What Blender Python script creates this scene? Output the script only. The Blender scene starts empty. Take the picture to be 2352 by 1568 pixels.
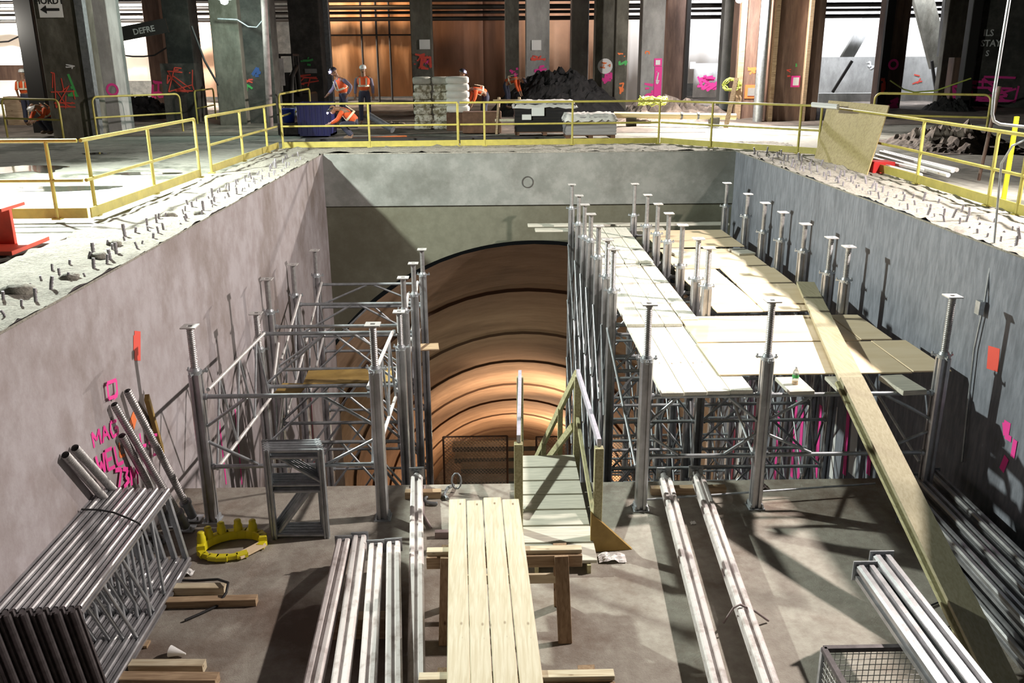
import bpy, math, random
from mathutils import Vector, Matrix
V = Vector
C = bpy.context.scene.collection
PI = math.pi
# ------------------------------------------------------------------ camera
F = 2039.0
CAM = V((0.0, 0.0, 2.1))
ydir = V((1129-1176, -(138-784), -F)).normalized()
zdir = V((-(1212-1176), (7218-784), F)).normalized()
xdir = ydir.cross(zdir).normalized()
zdir = xdir.cross(ydir).normalized()
R = Matrix((xdir, ydir, zdir))           # camera coords -> world coords
cam_d = bpy.data.cameras.new('camera')
cam_d.sensor_width = 36.0
cam_d.lens = F/2352*36.0
cam_d.clip_end = 500
cam = bpy.data.objects.new('camera', cam_d)
C.objects.link(cam)
cam.matrix_world = Matrix.Translation(CAM) @ R.to_4x4()
bpy.context.scene.camera = cam

def ray(px, py):
    return R @ V((px-1176, -(py-784), -F))
def aY(px, py, Y):
    d = ray(px, py); return CAM + d*(Y/d.y)
def aZ(px, py, Z):
    d = ray(px, py); return CAM + d*((Z-CAM.z)/d.z)
def aX(px, py, X):
    d = ray(px, py); return CAM + d*(X/d.x)

# ------------------------------------------------------------------ materials
def nt(name):
    m = bpy.data.materials.new(name); m.use_nodes = True
    n = m.node_tree.nodes; l = m.node_tree.links
    b = n['Principled BSDF']
    return m, n, l, b
def mat(name, col, rough=.6, metal=0.0, var=0.0, scale=6.0, bump=0.0, bscale=60.0, col2=None, stretch=None, lo=.35, hi=.65, alpha=None, emit=None, es=0.0, detail=6):
    m, n, l, b = nt(name)
    b.inputs['Base Color'].default_value = (*col, 1)
    b.inputs['Roughness'].default_value = rough
    b.inputs['Metallic'].default_value = metal
    if emit:
        b.inputs['Emission Color'].default_value = (*emit, 1)
        b.inputs['Emission Strength'].default_value = es
    if var > 0 or col2 or bump > 0:
        tc = n.new('ShaderNodeTexCoord'); mp = n.new('ShaderNodeMapping')
        geo = n.new('ShaderNodeNewGeometry')
        l.new(geo.outputs['Position'], mp.inputs['Vector'])
        if stretch: mp.inputs['Scale'].default_value = stretch
        if var > 0 or col2:
            nz = n.new('ShaderNodeTexNoise'); nz.inputs['Scale'].default_value = scale; nz.inputs['Detail'].default_value = detail
            nz.inputs['Roughness'].default_value = .62
            l.new(mp.outputs[0], nz.inputs['Vector'])
            cr = n.new('ShaderNodeValToRGB')
            c2 = col2 if col2 else tuple(max(0, c*(1-var)) for c in col)
            cr.color_ramp.elements[0].position = lo; cr.color_ramp.elements[0].color = (*c2, 1)
            cr.color_ramp.elements[1].position = hi; cr.color_ramp.elements[1].color = (*col, 1)
            l.new(nz.outputs['Fac'], cr.inputs['Fac']); l.new(cr.outputs[0], b.inputs['Base Color'])
        if bump > 0:
            n2 = n.new('ShaderNodeTexNoise'); n2.inputs['Scale'].default_value = bscale; n2.inputs['Detail'].default_value = 5
            l.new(mp.outputs[0], n2.inputs['Vector'])
            bp = n.new('ShaderNodeBump'); bp.inputs['Strength'].default_value = bump; bp.inputs['Distance'].default_value = .02
            l.new(n2.outputs['Fac'], bp.inputs['Height']); l.new(bp.outputs[0], b.inputs['Normal'])
    return m
def mat3(name, c0, c1, c2, s1=.5, s2=4.0, rough=.85, bump=.3, bscale=40, stretch=(1,1,1), p=(.4,.6), mixp=(.45,.62)):
    """two-scale concrete: c0 base, c1 fine mottling, c2 big stains"""
    m, n, l, b = nt(name)
    geo = n.new('ShaderNodeNewGeometry'); mp = n.new('ShaderNodeMapping'); mp.inputs['Scale'].default_value = stretch
    l.new(geo.outputs['Position'], mp.inputs['Vector'])
    def noise(s, d=8, r=.65):
        z = n.new('ShaderNodeTexNoise'); z.inputs['Scale'].default_value = s; z.inputs['Detail'].default_value = d; z.inputs['Roughness'].default_value = r
        l.new(mp.outputs[0], z.inputs['Vector']); return z
    a = noise(s2); big = noise(s1, 10, .7)
    r1 = n.new('ShaderNodeValToRGB'); r1.color_ramp.elements[0].position = p[0]; r1.color_ramp.elements[1].position = p[1]
    r1.color_ramp.elements[0].color = (*c1, 1); r1.color_ramp.elements[1].color = (*c0, 1)
    l.new(a.outputs['Fac'], r1.inputs['Fac'])
    r2 = n.new('ShaderNodeValToRGB'); r2.color_ramp.elements[0].position = mixp[0]; r2.color_ramp.elements[1].position = mixp[1]
    l.new(big.outputs['Fac'], r2.inputs['Fac'])
    mx = n.new('ShaderNodeMix'); mx.data_type = 'RGBA'
    l.new(r2.outputs[0], mx.inputs['Factor']); l.new(r1.outputs[0], mx.inputs['A']); mx.inputs['B'].default_value = (*c2, 1)
    l.new(mx.outputs['Result'], b.inputs['Base Color'])
    b.inputs['Roughness'].default_value = rough
    n2 = noise(bscale, 6); bp = n.new('ShaderNodeBump'); bp.inputs['Strength'].default_value = bump; bp.inputs['Distance'].default_value = .03
    l.new(n2.outputs['Fac'], bp.inputs['Height']); l.new(bp.outputs[0], b.inputs['Normal'])
    return m
def wood(name, col, col2, axis=1, rough=.75, scale=3.0, knots=True):
    m, n, l, b = nt(name)
    tc = n.new('ShaderNodeTexCoord'); mp = n.new('ShaderNodeMapping')
    s = [14, 14, 14]; s[axis] = 1.0
    mp.inputs['Scale'].default_value = s
    l.new(tc.outputs['Object'], mp.inputs['Vector'])
    nz = n.new('ShaderNodeTexNoise'); nz.inputs['Scale'].default_value = scale; nz.inputs['Detail'].default_value = 6; nz.inputs['Distortion'].default_value = .6
    l.new(mp.outputs[0], nz.inputs['Vector'])
    cr = n.new('ShaderNodeValToRGB'); cr.color_ramp.elements[0].position = .35; cr.color_ramp.elements[1].position = .62
    cr.color_ramp.elements[0].color = (*col2, 1); cr.color_ramp.elements[1].color = (*col, 1)
    l.new(nz.outputs['Fac'], cr.inputs['Fac'])
    out = cr.outputs[0]
    if knots:
        m2 = n.new('ShaderNodeMapping'); s2 = [7.0]*3; s2[axis] = 3.2
        m2.inputs['Scale'].default_value = s2; l.new(tc.outputs['Object'], m2.inputs['Vector'])
        vo = n.new('ShaderNodeTexVoronoi'); vo.inputs['Scale'].default_value = 1.0; l.new(m2.outputs[0], vo.inputs['Vector'])
        k = n.new('ShaderNodeValToRGB'); k.color_ramp.elements[0].position = .04; k.color_ramp.elements[1].position = .11
        k.color_ramp.elements[0].color = (1,1,1,1); k.color_ramp.elements[1].color = (0,0,0,1)
        l.new(vo.outputs['Distance'], k.inputs['Fac'])
        mx = n.new('ShaderNodeMix'); mx.data_type = 'RGBA'; l.new(k.outputs[0], mx.inputs['Factor'])
        l.new(out, mx.inputs['A']); mx.inputs['B'].default_value = (col2[0]*.35, col2[1]*.25, col2[2]*.18, 1)
        out = mx.outputs['Result']
    l.new(out, b.inputs['Base Color']); b.inputs['Roughness'].default_value = rough
    bp = n.new('ShaderNodeBump'); bp.inputs['Strength'].default_value = .15; l.new(nz.outputs['Fac'], bp.inputs['Height']); l.new(bp.outputs[0], b.inputs['Normal'])
    return m
M = {}
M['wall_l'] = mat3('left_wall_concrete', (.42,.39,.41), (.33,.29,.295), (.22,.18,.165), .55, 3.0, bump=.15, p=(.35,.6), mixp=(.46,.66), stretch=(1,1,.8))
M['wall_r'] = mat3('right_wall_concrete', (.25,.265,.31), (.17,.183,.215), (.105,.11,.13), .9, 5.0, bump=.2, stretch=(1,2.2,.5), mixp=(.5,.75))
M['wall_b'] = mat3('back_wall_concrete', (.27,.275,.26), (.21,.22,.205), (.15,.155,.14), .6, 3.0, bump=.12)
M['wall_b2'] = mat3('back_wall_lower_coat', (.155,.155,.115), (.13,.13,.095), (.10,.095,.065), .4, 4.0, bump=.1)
M['deck'] = mat3('deck_concrete', (.40,.375,.325), (.30,.27,.23), (.19,.145,.115), .5, 9.0, bump=.35, bscale=70, p=(.3,.62), mixp=(.47,.62))
M['ground'] = mat3('ground_slab_concrete', (.33,.33,.29), (.26,.26,.23), (.09,.095,.075), .35, 5.0, bump=.4, bscale=25, mixp=(.52,.60))
M['rough'] = mat3('broken_slab_edge', (.40,.38,.33), (.26,.245,.21), (.19,.17,.15), 3.5, 22.0, bump=1.0, bscale=30, p=(.36,.56), mixp=(.55,.75))
M['dirt'] = mat3('hall_floor_dirt', (.30,.25,.21), (.16,.13,.11), (.07,.06,.05), .25, 3.0, bump=.8, bscale=12, p=(.35,.65))
M['pitfloor'] = mat('pit_floor_mud', (.12,.10,.08), .9, var=.5, scale=1)
M['tunnel'] = mat3('sprayed_tunnel_lining', (.48,.33,.22), (.34,.22,.14), (.18,.11,.065), .35, 1.6, bump=.35, bscale=5, stretch=(.35,1,1), p=(.3,.65), mixp=(.5,.72))
M['joint'] = mat('tunnel_joint', (.12,.07,.045), .9)
M['alu'] = mat('aluminium_leg', (.56,.56,.58), .38, .75, var=.3, scale=5, bump=.05)
M['alu_dirty'] = mat('concrete_splashed_aluminium', (.74,.70,.69), .55, .15, col2=(.48,.42,.40), scale=6, lo=.32, hi=.5, bump=.1)
M['alu_dark'] = mat('dark_shaded_aluminium', (.13,.115,.12), .6, .5, var=.4, scale=14)  # dark tone puts the shade on the stacked frame ends into colour
M['galv'] = mat('galvanised_steel', (.50,.53,.56), .42, .6, var=.3, scale=12)
M['galv_d'] = mat('dull_galvanised_steel', (.30,.32,.34), .5, .55, var=.35, scale=9)
M['thread'] = mat('screw_thread_steel', (.42,.41,.41), .45, .6, var=.3, scale=20)
M['plate'] = mat('zinc_head_plate', (.72,.71,.70), .45, .3, var=.15, scale=10)
M['yellow'] = mat('yellow_rail_paint', (.50,.43,.10), .5, var=.25, scale=5)
M['yellow2'] = mat('bright_yellow_plastic', (.75,.66,.02), .4)
M['lumber'] = wood('pale_new_lumber', (.76,.71,.55), (.64,.57,.40))
M['lumber_x'] = wood('pale_new_lumber_cross', (.72,.65,.48), (.55,.45,.30), axis=0)
M['lumber_z'] = wood('brown_lumber_leg', (.42,.29,.18), (.27,.17,.10), axis=2)
M['lumber_b'] = wood('brown_lumber', (.48,.35,.22), (.30,.20,.12), axis=0)
M['green_wood'] = wood('greenish_treated_lumber', (.52,.50,.30), (.36,.33,.18), knots=False)
M['tan_plank'] = wood('shaded_tan_plank', (.44,.40,.27), (.36,.32,.20), knots=False)  # darker tone carries the shade lying on the long sloping planks
M['grey_plank'] = wood('weathered_grey_plank', (.66,.64,.55), (.50,.49,.42), axis=0, knots=False)
M['scaf_plank'] = wood('pale_scaffold_plank', (.86,.84,.74), (.72,.71,.62))
M['ply'] = mat('pale_plywood', (.93,.77,.54), .75, col2=(.84,.67,.43), scale=2.0, stretch=(.6,3,1), lo=.3, hi=.6)
M['osb'] = mat('yellow_chipboard', (.44,.36,.17), .8, col2=(.34,.27,.12), scale=16, lo=.38, hi=.55, bump=.3)
M['plyb'] = mat('brown_plywood', (.42,.28,.08), .7, col2=(.28,.18,.05), scale=4)
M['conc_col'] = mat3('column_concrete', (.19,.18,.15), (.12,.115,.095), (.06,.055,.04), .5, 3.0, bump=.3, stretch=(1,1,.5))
M['conc_lit'] = mat3('pale_column_concrete', (.44,.44,.43), (.36,.36,.35), (.22,.22,.21), .5, 3.0, bump=.3, stretch=(1,1,.5))  # paler copy of the column concrete, lamplight put into the tone
M['conc_dark'] = mat3('dark_concrete', (.10,.095,.085), (.06,.055,.05), (.03,.03,.028), .5, 3.0)  # one dark mottled tone for far wall, columns and cabinet
M['rust'] = mat3('brown_steel', (.24,.15,.11), (.17,.10,.075), (.10,.06,.045), .8, 3.0, stretch=(2,1,.3), rough=.6)
M['black'] = mat('black_steel', (.025,.023,.022), .5)
M['pink_pole'] = mat('pinkish_pole', (.34,.27,.265), .6, var=.4, scale=4)
M['sheet_w'] = mat('white_sheeting', (.92,.90,.86), .6, var=.06, scale=.8)
M['sheet_o'] = mat('orange_lit_tarp', (.80,.42,.20), .6, var=.35, scale=.9, stretch=(2,1,.4))  # orange of the light behind the sheeting is put into its colour
M['sheet_p'] = mat('peach_lit_tarp', (.85,.58,.42), .6, var=.15, scale=1)  # peach tint stands for warm backlight coming through the sheeting
M['sheet_b'] = mat('brown_sheeting', (.28,.15,.095), .7, var=.45, scale=.7, stretch=(2,1,.3))
M['pink'] = mat('pink_spray_paint', (.90,.06,.36), .7)
M['redp'] = mat('red_spray_paint', (.80,.10,.07), .7)
M['orangep'] = mat('orange_spray_paint', (.90,.22,.06), .7)
M['greenp'] = mat('green_spray_paint', (.08,.45,.12), .7)
M['bluep'] = mat('blue_spray_paint', (.04,.10,.32), .7)
M['whitep'] = mat('white_paint', (.75,.75,.75), .7)
M['paper'] = mat('white_paper', (.85,.85,.84), .6)
M['blackp'] = mat('black_lettering', (.02,.02,.02), .6)
M['redsteel'] = mat('red_painted_steel', (.80,.10,.055), .5, var=.2, scale=6)
M['red'] = mat('red_plastic', (.65,.03,.03), .5)
M['rebar'] = mat('cut_rebar', (.34,.32,.35), .6, .2, var=.4, scale=30)
M['soil'] = mat('black_soil', (.035,.033,.034), .85, col2=(.012,.012,.013), scale=3, bump=1.0, bscale=9)
M['rubble'] = mat('rubble', (.26,.21,.18), .9, col2=(.10,.08,.07), scale=4, bump=.8)
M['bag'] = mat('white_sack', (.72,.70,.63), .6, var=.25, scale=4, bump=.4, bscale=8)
M['bagw'] = mat('lit_white_sack', (.97,.95,.9), .5, var=.1, scale=4, bump=.3, bscale=8)  # brighter copy of the sack, lamp beam put into the colour
M['brick'] = mat('speckled_bagged_stone', (.85,.82,.72), .7, col2=(.30,.26,.17), scale=9, lo=.42, hi=.55)
M['wrap_b'] = mat('black_stretch_wrap', (.03,.028,.03), .22, bump=.4, bscale=8)
M['wrap_g'] = mat('grey_stretch_wrap', (.40,.38,.40), .35, var=.3, scale=3, stretch=(.4,1,4), bump=.4, bscale=8)
M['wrap_w'] = mat('clear_plastic_cover', (.85,.82,.80), .3, var=.15, scale=5, bump=.8, bscale=9)
M['blue'] = mat('dark_blue_plastic', (.02,.022,.13), .4)
M['blue2'] = mat('blue_bucket_plastic', (.03,.06,.40), .4)
M['crate'] = mat('brown_crate', (.20,.10,.06), .7, var=.4, scale=6)
M['ypipe'] = mat('cream_yellow_pipe', (.80,.68,.38), .4)
M['rubber'] = mat('black_rubber', (.015,.015,.016), .55)
M['wet'] = mat('wet_concrete', (.05,.052,.042), .08, bump=.1, bscale=5)
M['wire'] = mat('chain_link_wire', (.52,.42,.34), .45, .4)
M['wiregrey'] = mat('grey_basket_wire', (.40,.40,.39), .45, .6)
M['bulb'] = mat('lamp_lens', (1,1,1), .3, emit=(1,1,.95), es=60)
M['bulbc'] = mat('headlamp_lens', (1,1,1), .3, emit=(.75,.72,1), es=25)
M['skin'] = mat('skin', (.33,.19,.12), .55)
M['vest'] = mat('orange_vest', (.85,.13,.03), .7)
M['refl'] = mat('reflective_tape', (.85,.80,.60), .4)
M['shirt'] = mat('grey_blue_shirt', (.20,.19,.27), .8)
M['trousers'] = mat('dark_blue_trousers', (.05,.055,.09), .85)
M['hatw'] = mat('white_hard_hat', (.80,.80,.78), .35)
M['hatb'] = mat('dark_hard_hat', (.04,.035,.05), .35)
M['boot'] = mat('brown_boot', (.22,.15,.10), .7)
M['mud_plank'] = mat('steel_sheet_dark', (.10,.095,.10), .4, .5, var=.4, scale=5)
M['tape'] = mat('grey_tape', (.60,.58,.68), .35, var=.2, scale=20)
M['greencoil'] = mat('lime_rope', (.50,.58,.12), .7)

# ------------------------------------------------------------------ mesh builder
class MB:
    def __init__(s): s.v = []; s.f = []; s.sm = []
    def add(s, vs, fs, smooth=False):
        o = len(s.v); s.v += [V(p) for p in vs]; s.f += [tuple(o+i for i in f) for f in fs]; s.sm += [smooth]*len(fs)
        return s
    def box(s, c, d, rot=None):
        hx, hy, hz = d[0]/2, d[1]/2, d[2]/2
        vs = [V((x, y, z)) for x in (-hx, hx) for y in (-hy, hy) for z in (-hz, hz)]
        if rot is not None: vs = [rot @ p for p in vs]
        c = V(c)
        return s.add([c+p for p in vs], [(0,1,3,2),(4,6,7,5),(0,4,5,1),(2,3,7,6),(0,2,6,4),(1,5,7,3)])
    def bb(s, a, b):
        return s.box([(a[i]+b[i])/2 for i in range(3)], [abs(b[i]-a[i]) for i in range(3)])
    def tube(s, a, b, r, r2=None, n=10, smooth=True, caps=True):
        a = V(a); b = V(b); r2 = r if r2 is None else r2
        d = (b-a).normalized(); u = d.orthogonal().normalized(); w = d.cross(u)
        vs = []
        for p, q in ((a, r), (b, r2)):
            for i in range(n):
                t = 2*PI*i/n; vs.append(p+(u*math.cos(t)+w*math.sin(t))*q)
        fs = [(i, (i+1) % n, n+(i+1) % n, n+i) for i in range(n)]
        s.add(vs, fs, smooth)
        if caps: s.add(vs, [tuple(range(n-1, -1, -1)), tuple(range(n, 2*n))])
        return s
    def path(s, pts, r, n=8, closed=False):
        pts = [V(p) for p in pts]; N = len(pts)
        vs = []; u = None
        for i, p in enumerate(pts):
            a = pts[(i-1) % N] if (closed or i > 0) else p
            b = pts[(i+1) % N] if (closed or i < N-1) else p
            d = (b-a).normalized()
            if u is None: u = d.orthogonal().normalized()
            u = (u-d*u.dot(d)).normalized(); w = d.cross(u)
            for k in range(n):
                t = 2*PI*k/n; vs.append(p+(u*math.cos(t)+w*math.sin(t))*r)
        fs = []
        for i in range(N if closed else N-1):
            j = (i+1) % N
            for k in range(n): fs.append((i*n+k, i*n+(k+1) % n, j*n+(k+1) % n, j*n+k))
        s.add(vs, fs, True)
        if not closed: s.add(vs[:n], [tuple(range(n-1, -1, -1))]); s.add(vs[-n:], [tuple(range(n))])
        return s
    def extr(s, prof, a, b, up=(0, 0, 1), smooth=False):
        a = V(a); b = V(b); d = (b-a).normalized(); up = V(up)
        if abs(d.dot(up)) > .98: up = V((0, 1, 0))
        x = d.cross(up).normalized(); y = x.cross(d)
        n = len(prof)
        vs = [p+x*q[0]+y*q[1] for p in (a, b) for q in prof]
        s.add(vs, [(i, (i+1) % n, n+(i+1) % n, n+i) for i in range(n)], smooth)
        return s.add(vs, [tuple(range(n-1, -1, -1)), tuple(range(n, 2*n))])
    def beam(s, a, b, w, h, up=(0, 0, 1)):
        return s.extr([(-w/2, -h/2), (w/2, -h/2), (w/2, h/2), (-w/2, h/2)], a, b, up)
    def leg(s, a, b, r, up=(0, 0, 1)):
        # grooved aluminium shoring leg: four double lips round a square core
        q = r*.62; g = r*.30; dpt = r*.52
        side = [(-r*.78, -r), (-g, -r), (-g*.8, -dpt), (g*.8, -dpt), (g, -r), (r*.78, -r)]
        prof = []
        for k in range(4):
            c, sn = math.cos(k*PI/2), math.sin(k*PI/2)
            prof += [(x*c-y*sn, x*sn+y*c) for x, y in side]
        return s.extr(prof, a, b, up)
    def lathe(s, c, prof, n=16, axis='z', smooth=True):
        c = V(c); vs = []
        for r, z in prof:
            for i in range(n):
                t = 2*PI*i/n; vs.append(c+V((r*math.cos(t), r*math.sin(t), z)))
        fs = [(j*n+i, j*n+(i+1) % n, (j+1)*n+(i+1) % n, (j+1)*n+i) for j in range(len(prof)-1) for i in range(n)]
        return s.add(vs, fs, smooth)
    def blob(s, c, r, n=10, m=7, jit=0, rnd=random):
        c = V(c); r = (r, r, r) if isinstance(r, (int, float)) else r
        vs = [c+V((0, 0, r[2]))]
        for j in range(1, m):
            p = PI*j/m
            for i in range(n):
                t = 2*PI*i/n; k = 1+jit*(rnd.random()-.5)
                vs.append(c+V((r[0]*math.sin(p)*math.cos(t)*k, r[1]*math.sin(p)*math.sin(t)*k, r[2]*math.cos(p)*k)))
        vs.append(c-V((0, 0, r[2])))
        fs = [(0, 1+i, 1+(i+1) % n) for i in range(n)]
        for j in range(m-2):
            for i in range(n): fs.append((1+j*n+i, 1+(j+1)*n+i, 1+(j+1)*n+(i+1) % n, 1+j*n+(i+1) % n))
        e = len(vs)-1
        fs += [(e, 1+(m-2)*n+(i+1) % n, 1+(m-2)*n+i) for i in range(n)]
        return s.add(vs, fs, True)
    def merge(s, o, mtx=None):
        return s.add([mtx @ p if mtx else p for p in o.v], o.f) if not o.sm else s._m(o, mtx)
    def _m(s, o, mtx):
        b = len(s.v); s.v += [mtx @ p if mtx else p.copy() for p in o.v]; s.f += [tuple(b+i for i in f) for f in o.f]; s.sm += o.sm; return s
    def build(s, name, m, parent=None, bevel=0.0, org=None):
        po = V((0, 0, 0)); q = parent
        while q is not None: po += q.location; q = q.parent
        if parent is None and org is None:
            xs = [p.x for p in s.v]; ys = [p.y for p in s.v]; zs = [p.z for p in s.v]
            org = V(((min(xs)+max(xs))/2, (min(ys)+max(ys))/2, min(zs)))
        loc = V((0, 0, 0)) if org is None else V(org)-po
        off = po+loc
        me = bpy.data.meshes.new(name)
        me.from_pydata([p-off for p in s.v], [], s.f)
        me.polygons.foreach_set('use_smooth', s.sm)
        me.update()
        me.materials.append(m)
        o = bpy.data.objects.new(name, me); o.location = loc; o.parent = parent
        C.objects.link(o)
        if bevel:
            bv = o.modifiers.new('b', 'BEVEL'); bv.width = bevel; bv.segments = 1; bv.limit_method = 'ANGLE'
        return o
def tag(o, label=None, cat=None, group=None, kind=None):
    if label: o['label'] = label
    if cat: o['category'] = cat
    if group: o['group'] = group
    if kind: o['kind'] = kind
    return o
def empty(name, loc, label, cat, group=None):
    o = bpy.data.objects.new(name, None); o.location = V(loc); C.objects.link(o)
    o.empty_display_size = .1
    return tag(o, label, cat, group)
def copy_tree(o, parent=None, loc=None):
    c = o.copy(); C.objects.link(c)
    if parent is not None: c.parent = parent
    if loc is not None: c.location = V(loc)
    for ch in [x for x in o.children]: copy_tree(ch, c)
    return c
def bx(name, m, a, b, parent=None, bevel=0.0):
    return MB().bb(a, b).build(name, m, parent, bevel)
def struct(o): o['kind'] = 'structure'; return o
def text(name, s, size, mt, parent, loc, rot, ext=.004, sx=1.0, align='CENTER'):
    cu = bpy.data.curves.new(name, 'FONT'); cu.body = s; cu.size = size; cu.extrude = ext; cu.align_x = align; cu.align_y = 'CENTER'; cu.space_line = .9; cu.resolution_u = 2
    cu.offset = size*.02
    t = bpy.data.objects.new(name+'_t', cu); C.objects.link(t)
    dg = bpy.context.evaluated_depsgraph_get()
    me = bpy.data.meshes.new_from_object(t.evaluated_get(dg)); bpy.data.objects.remove(t)
    me.name = name
    me.materials.clear(); me.materials.append(mt)
    o = bpy.data.objects.new(name, me); C.objects.link(o); o.parent = parent
    po = V((0, 0, 0)); q = parent
    while q is not None: po += q.location; q = q.parent
    o.location = V(loc)-po; o.rotation_euler = rot; o.scale = (sx, 1, 1)
    return o
from mathutils import noise
rnd = random.Random(7)
XL, XR, YB, ZD, ZF = -4.03, 5.81, 21.5, -3.15, -10.0
# ------------------------------------------------------------------ setting
g = MB()
g.bb((-40, -4, -.4), (XL-.5, 62, -.03)); g.bb((XR+.5, -4, -.4), (45, 62, -.03)); g.bb((XL-.5, YB+.5, -.4), (XR+.5, 62, -.03))
gr = g.build('ground', M['ground']); struct(gr)
def rough_strip(name, x0, x1, y0, y1, amp, seed, m, step=.07, soft=None):
    nx = max(2, int((x1-x0)/step)); ny = int((y1-y0)/step)
    vs = []; fs = []
    for j in range(ny+1):
        for i in range(nx+1):
            x = x0+(x1-x0)*i/nx; y = y0+(y1-y0)*j/ny
            h = noise.fractal(V((x*2.2, y*2.2, seed)), .8, 2.1, 4)*amp + max(0, noise.noise(V((x*7, y*7, seed+5)))-.25)*amp*1.6
            vs.append((x, y, max(-.004, .015+h)))
    for j in range(ny):
        for i in range(nx):
            a = j*(nx+1)+i; fs.append((a, a+1, a+nx+2, a+nx+1))
    # skirt closing the strip down to the slab
    b = MB(); b.add(vs, fs, True)
    for (p, q) in (((x0, y0), (x1, y0)), ((x1, y0), (x1, y1)), ((x1, y1), (x0, y1)), ((x0, y1), (x0, y0))):
        b.add([(p[0], p[1], -.013), (q[0], q[1], -.013), (q[0], q[1], .012), (p[0], p[1], .012)], [(0, 1, 2, 3)])
    return struct(b.build(name, m))
rough_strip('trim_1', XL-1.32, XL, -3, YB+.02, .032, 1.3, M['rough'])
rough_strip('trim_2', XR, XR+1.65, 2, YB+.02, .04, 4.1, M['rough'])
rough_strip('trim_3', XL-1.32, XR+1.65, YB+.02, YB+2.35, .045, 8.7, M['rough'])
# dirt floor of the hall beyond
def dirt(name, x0, x1, y0, y1, amp, seed, m):
    nx, ny = 70, 40; vs = []; fs = []
    for j in range(ny+1):
        for i in range(nx+1):
            x = x0+(x1-x0)*i/nx; y = y0+(y1-y0)*j/ny
            e = min(1, i/5, (nx-i)/5, j/4)
            vs.append((x, y, -.02+e*(.05+amp*(.5+noise.fractal(V((x*.35, y*.35, seed)), .9, 2, 4)))))
    for j in range(ny):
        for i in range(nx):
            a = j*(nx+1)+i; fs.append((a, a+1, a+nx+2, a+nx+1))
    return struct(MB().add(vs, fs, True).build(name, m))
dirt('floor_dirt', -38, 6.5, 27.5, 60, .10, 2.0, M['dirt'])
dirt('floor_dirt_right', 6, 40, 30, 60, .12, 3.0, M['dirt'])
# pit walls
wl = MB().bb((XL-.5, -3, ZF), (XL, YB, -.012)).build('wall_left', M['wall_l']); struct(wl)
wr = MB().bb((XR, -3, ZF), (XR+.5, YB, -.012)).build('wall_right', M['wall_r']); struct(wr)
# back wall with the arched tunnel mouth
AX, AR, ATOP = 1.0, 6.35, -2.12
AZ = ATOP-AR
def archz(x): return AZ+math.sqrt(max(0, AR*AR-(x-AX)**2))
b = MB(); n = 64
for side in (YB, YB+.5):
    vs = []
    for i in range(n+1):
        x = XL-.5+(XR-XL+1)*i/n
        vs += [(x, side, -1.24), (x, side, archz(x))]
    b.add(vs, [(2*i, 2*i+1, 2*i+3, 2*i+2) for i in range(n)])
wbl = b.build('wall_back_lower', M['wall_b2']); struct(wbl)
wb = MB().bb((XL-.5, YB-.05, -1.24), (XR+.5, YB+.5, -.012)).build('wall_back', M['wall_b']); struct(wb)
# inclined tunnel
inc = math.radians(30); N = 44
tb = MB(); jb = MB()
def ringpts(s, r):
    out = []
    for i in range(N+1):
        t = -.55+(PI+1.1)*i/N
        wob = .03*noise.noise(V((t*3, s*.7, 2)))
        out.append(V((AX+(r+wob)*math.cos(t), YB+.05+s*math.cos(inc), AZ-s*math.sin(inc)+(r+wob)*math.sin(t))))
    return out
S = 0.0; rings = []
SEG = [4.3, 5.6, 5.2, 5.6, 4.9, 5.5, 6.5, 7.0]
for k, L in enumerate(SEG):
    rr = [ringpts(S+L*q/3, AR-.10+.10*(q/3)) for q in range(4)]
    vs = [p for r_ in rr for p in r_]
    fs = [(a*(N+1)+i, a*(N+1)+i+1, (a+1)*(N+1)+i+1, (a+1)*(N+1)+i) for a in range(3) for i in range(N)]
    tb.add(vs, fs, True)
    a1 = rr[-1]; a2 = ringpts(S+L, AR-.10)
    jb.add(a1+a2, [(i, i+1, N+1+i+1, N+1+i) for i in range(N)])
    S += L
tun = tb.build('tunnel_lining', M['tunnel']); struct(tun)
j = jb.build('joint', M['joint'], tun); 
# landing at the foot of the incline: end wall and slab decks
eY = YB+S*math.cos(inc); eZ = AZ-S*math.sin(inc)
struct(MB().bb((AX-8, eY, eZ-9), (AX+8, eY+.3, eZ+8)).build('wall_tunnel_end', M['dirt']))
# pit floor, deck
struct(MB().bb((XL, 9.5, ZF-.2), (XR, YB, ZF)).build('floor_pit', M['pitfloor']))
dk = MB(); dk.bb((XL, -1, ZD-.45), (XR, 10.45, ZD))
dk = dk.build('floor', M['deck']); struct(dk)
# slab decks seen through the mesh at the tunnel foot
for i, (y0, px0, px1) in enumerate(((1015, 1040, 1240), (1040, 1045, 1230), (1063, 1060, 1225), (1092, 1050, 1235))):
    Y = 34+0*i
    p = aY(px0, y0, 36-i*1.6); q = aY(px1, y0, 36-i*1.6)
    o = MB().bb((p.x, p.y-.55, p.z-.22), (q.x, p.y+.1, p.z)).build('concrete_tread', M['wall_b'])
    tag(o, ['topmost and farthest pale slab seen through the mesh inside the tunnel', 'second slab down inside the tunnel behind the chain link', 'third slab down inside the tunnel behind the chain link', 'lowest and nearest pale slab behind the chain link in the tunnel'][i], 'slab', 'pale slabs at the tunnel foot')

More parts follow.
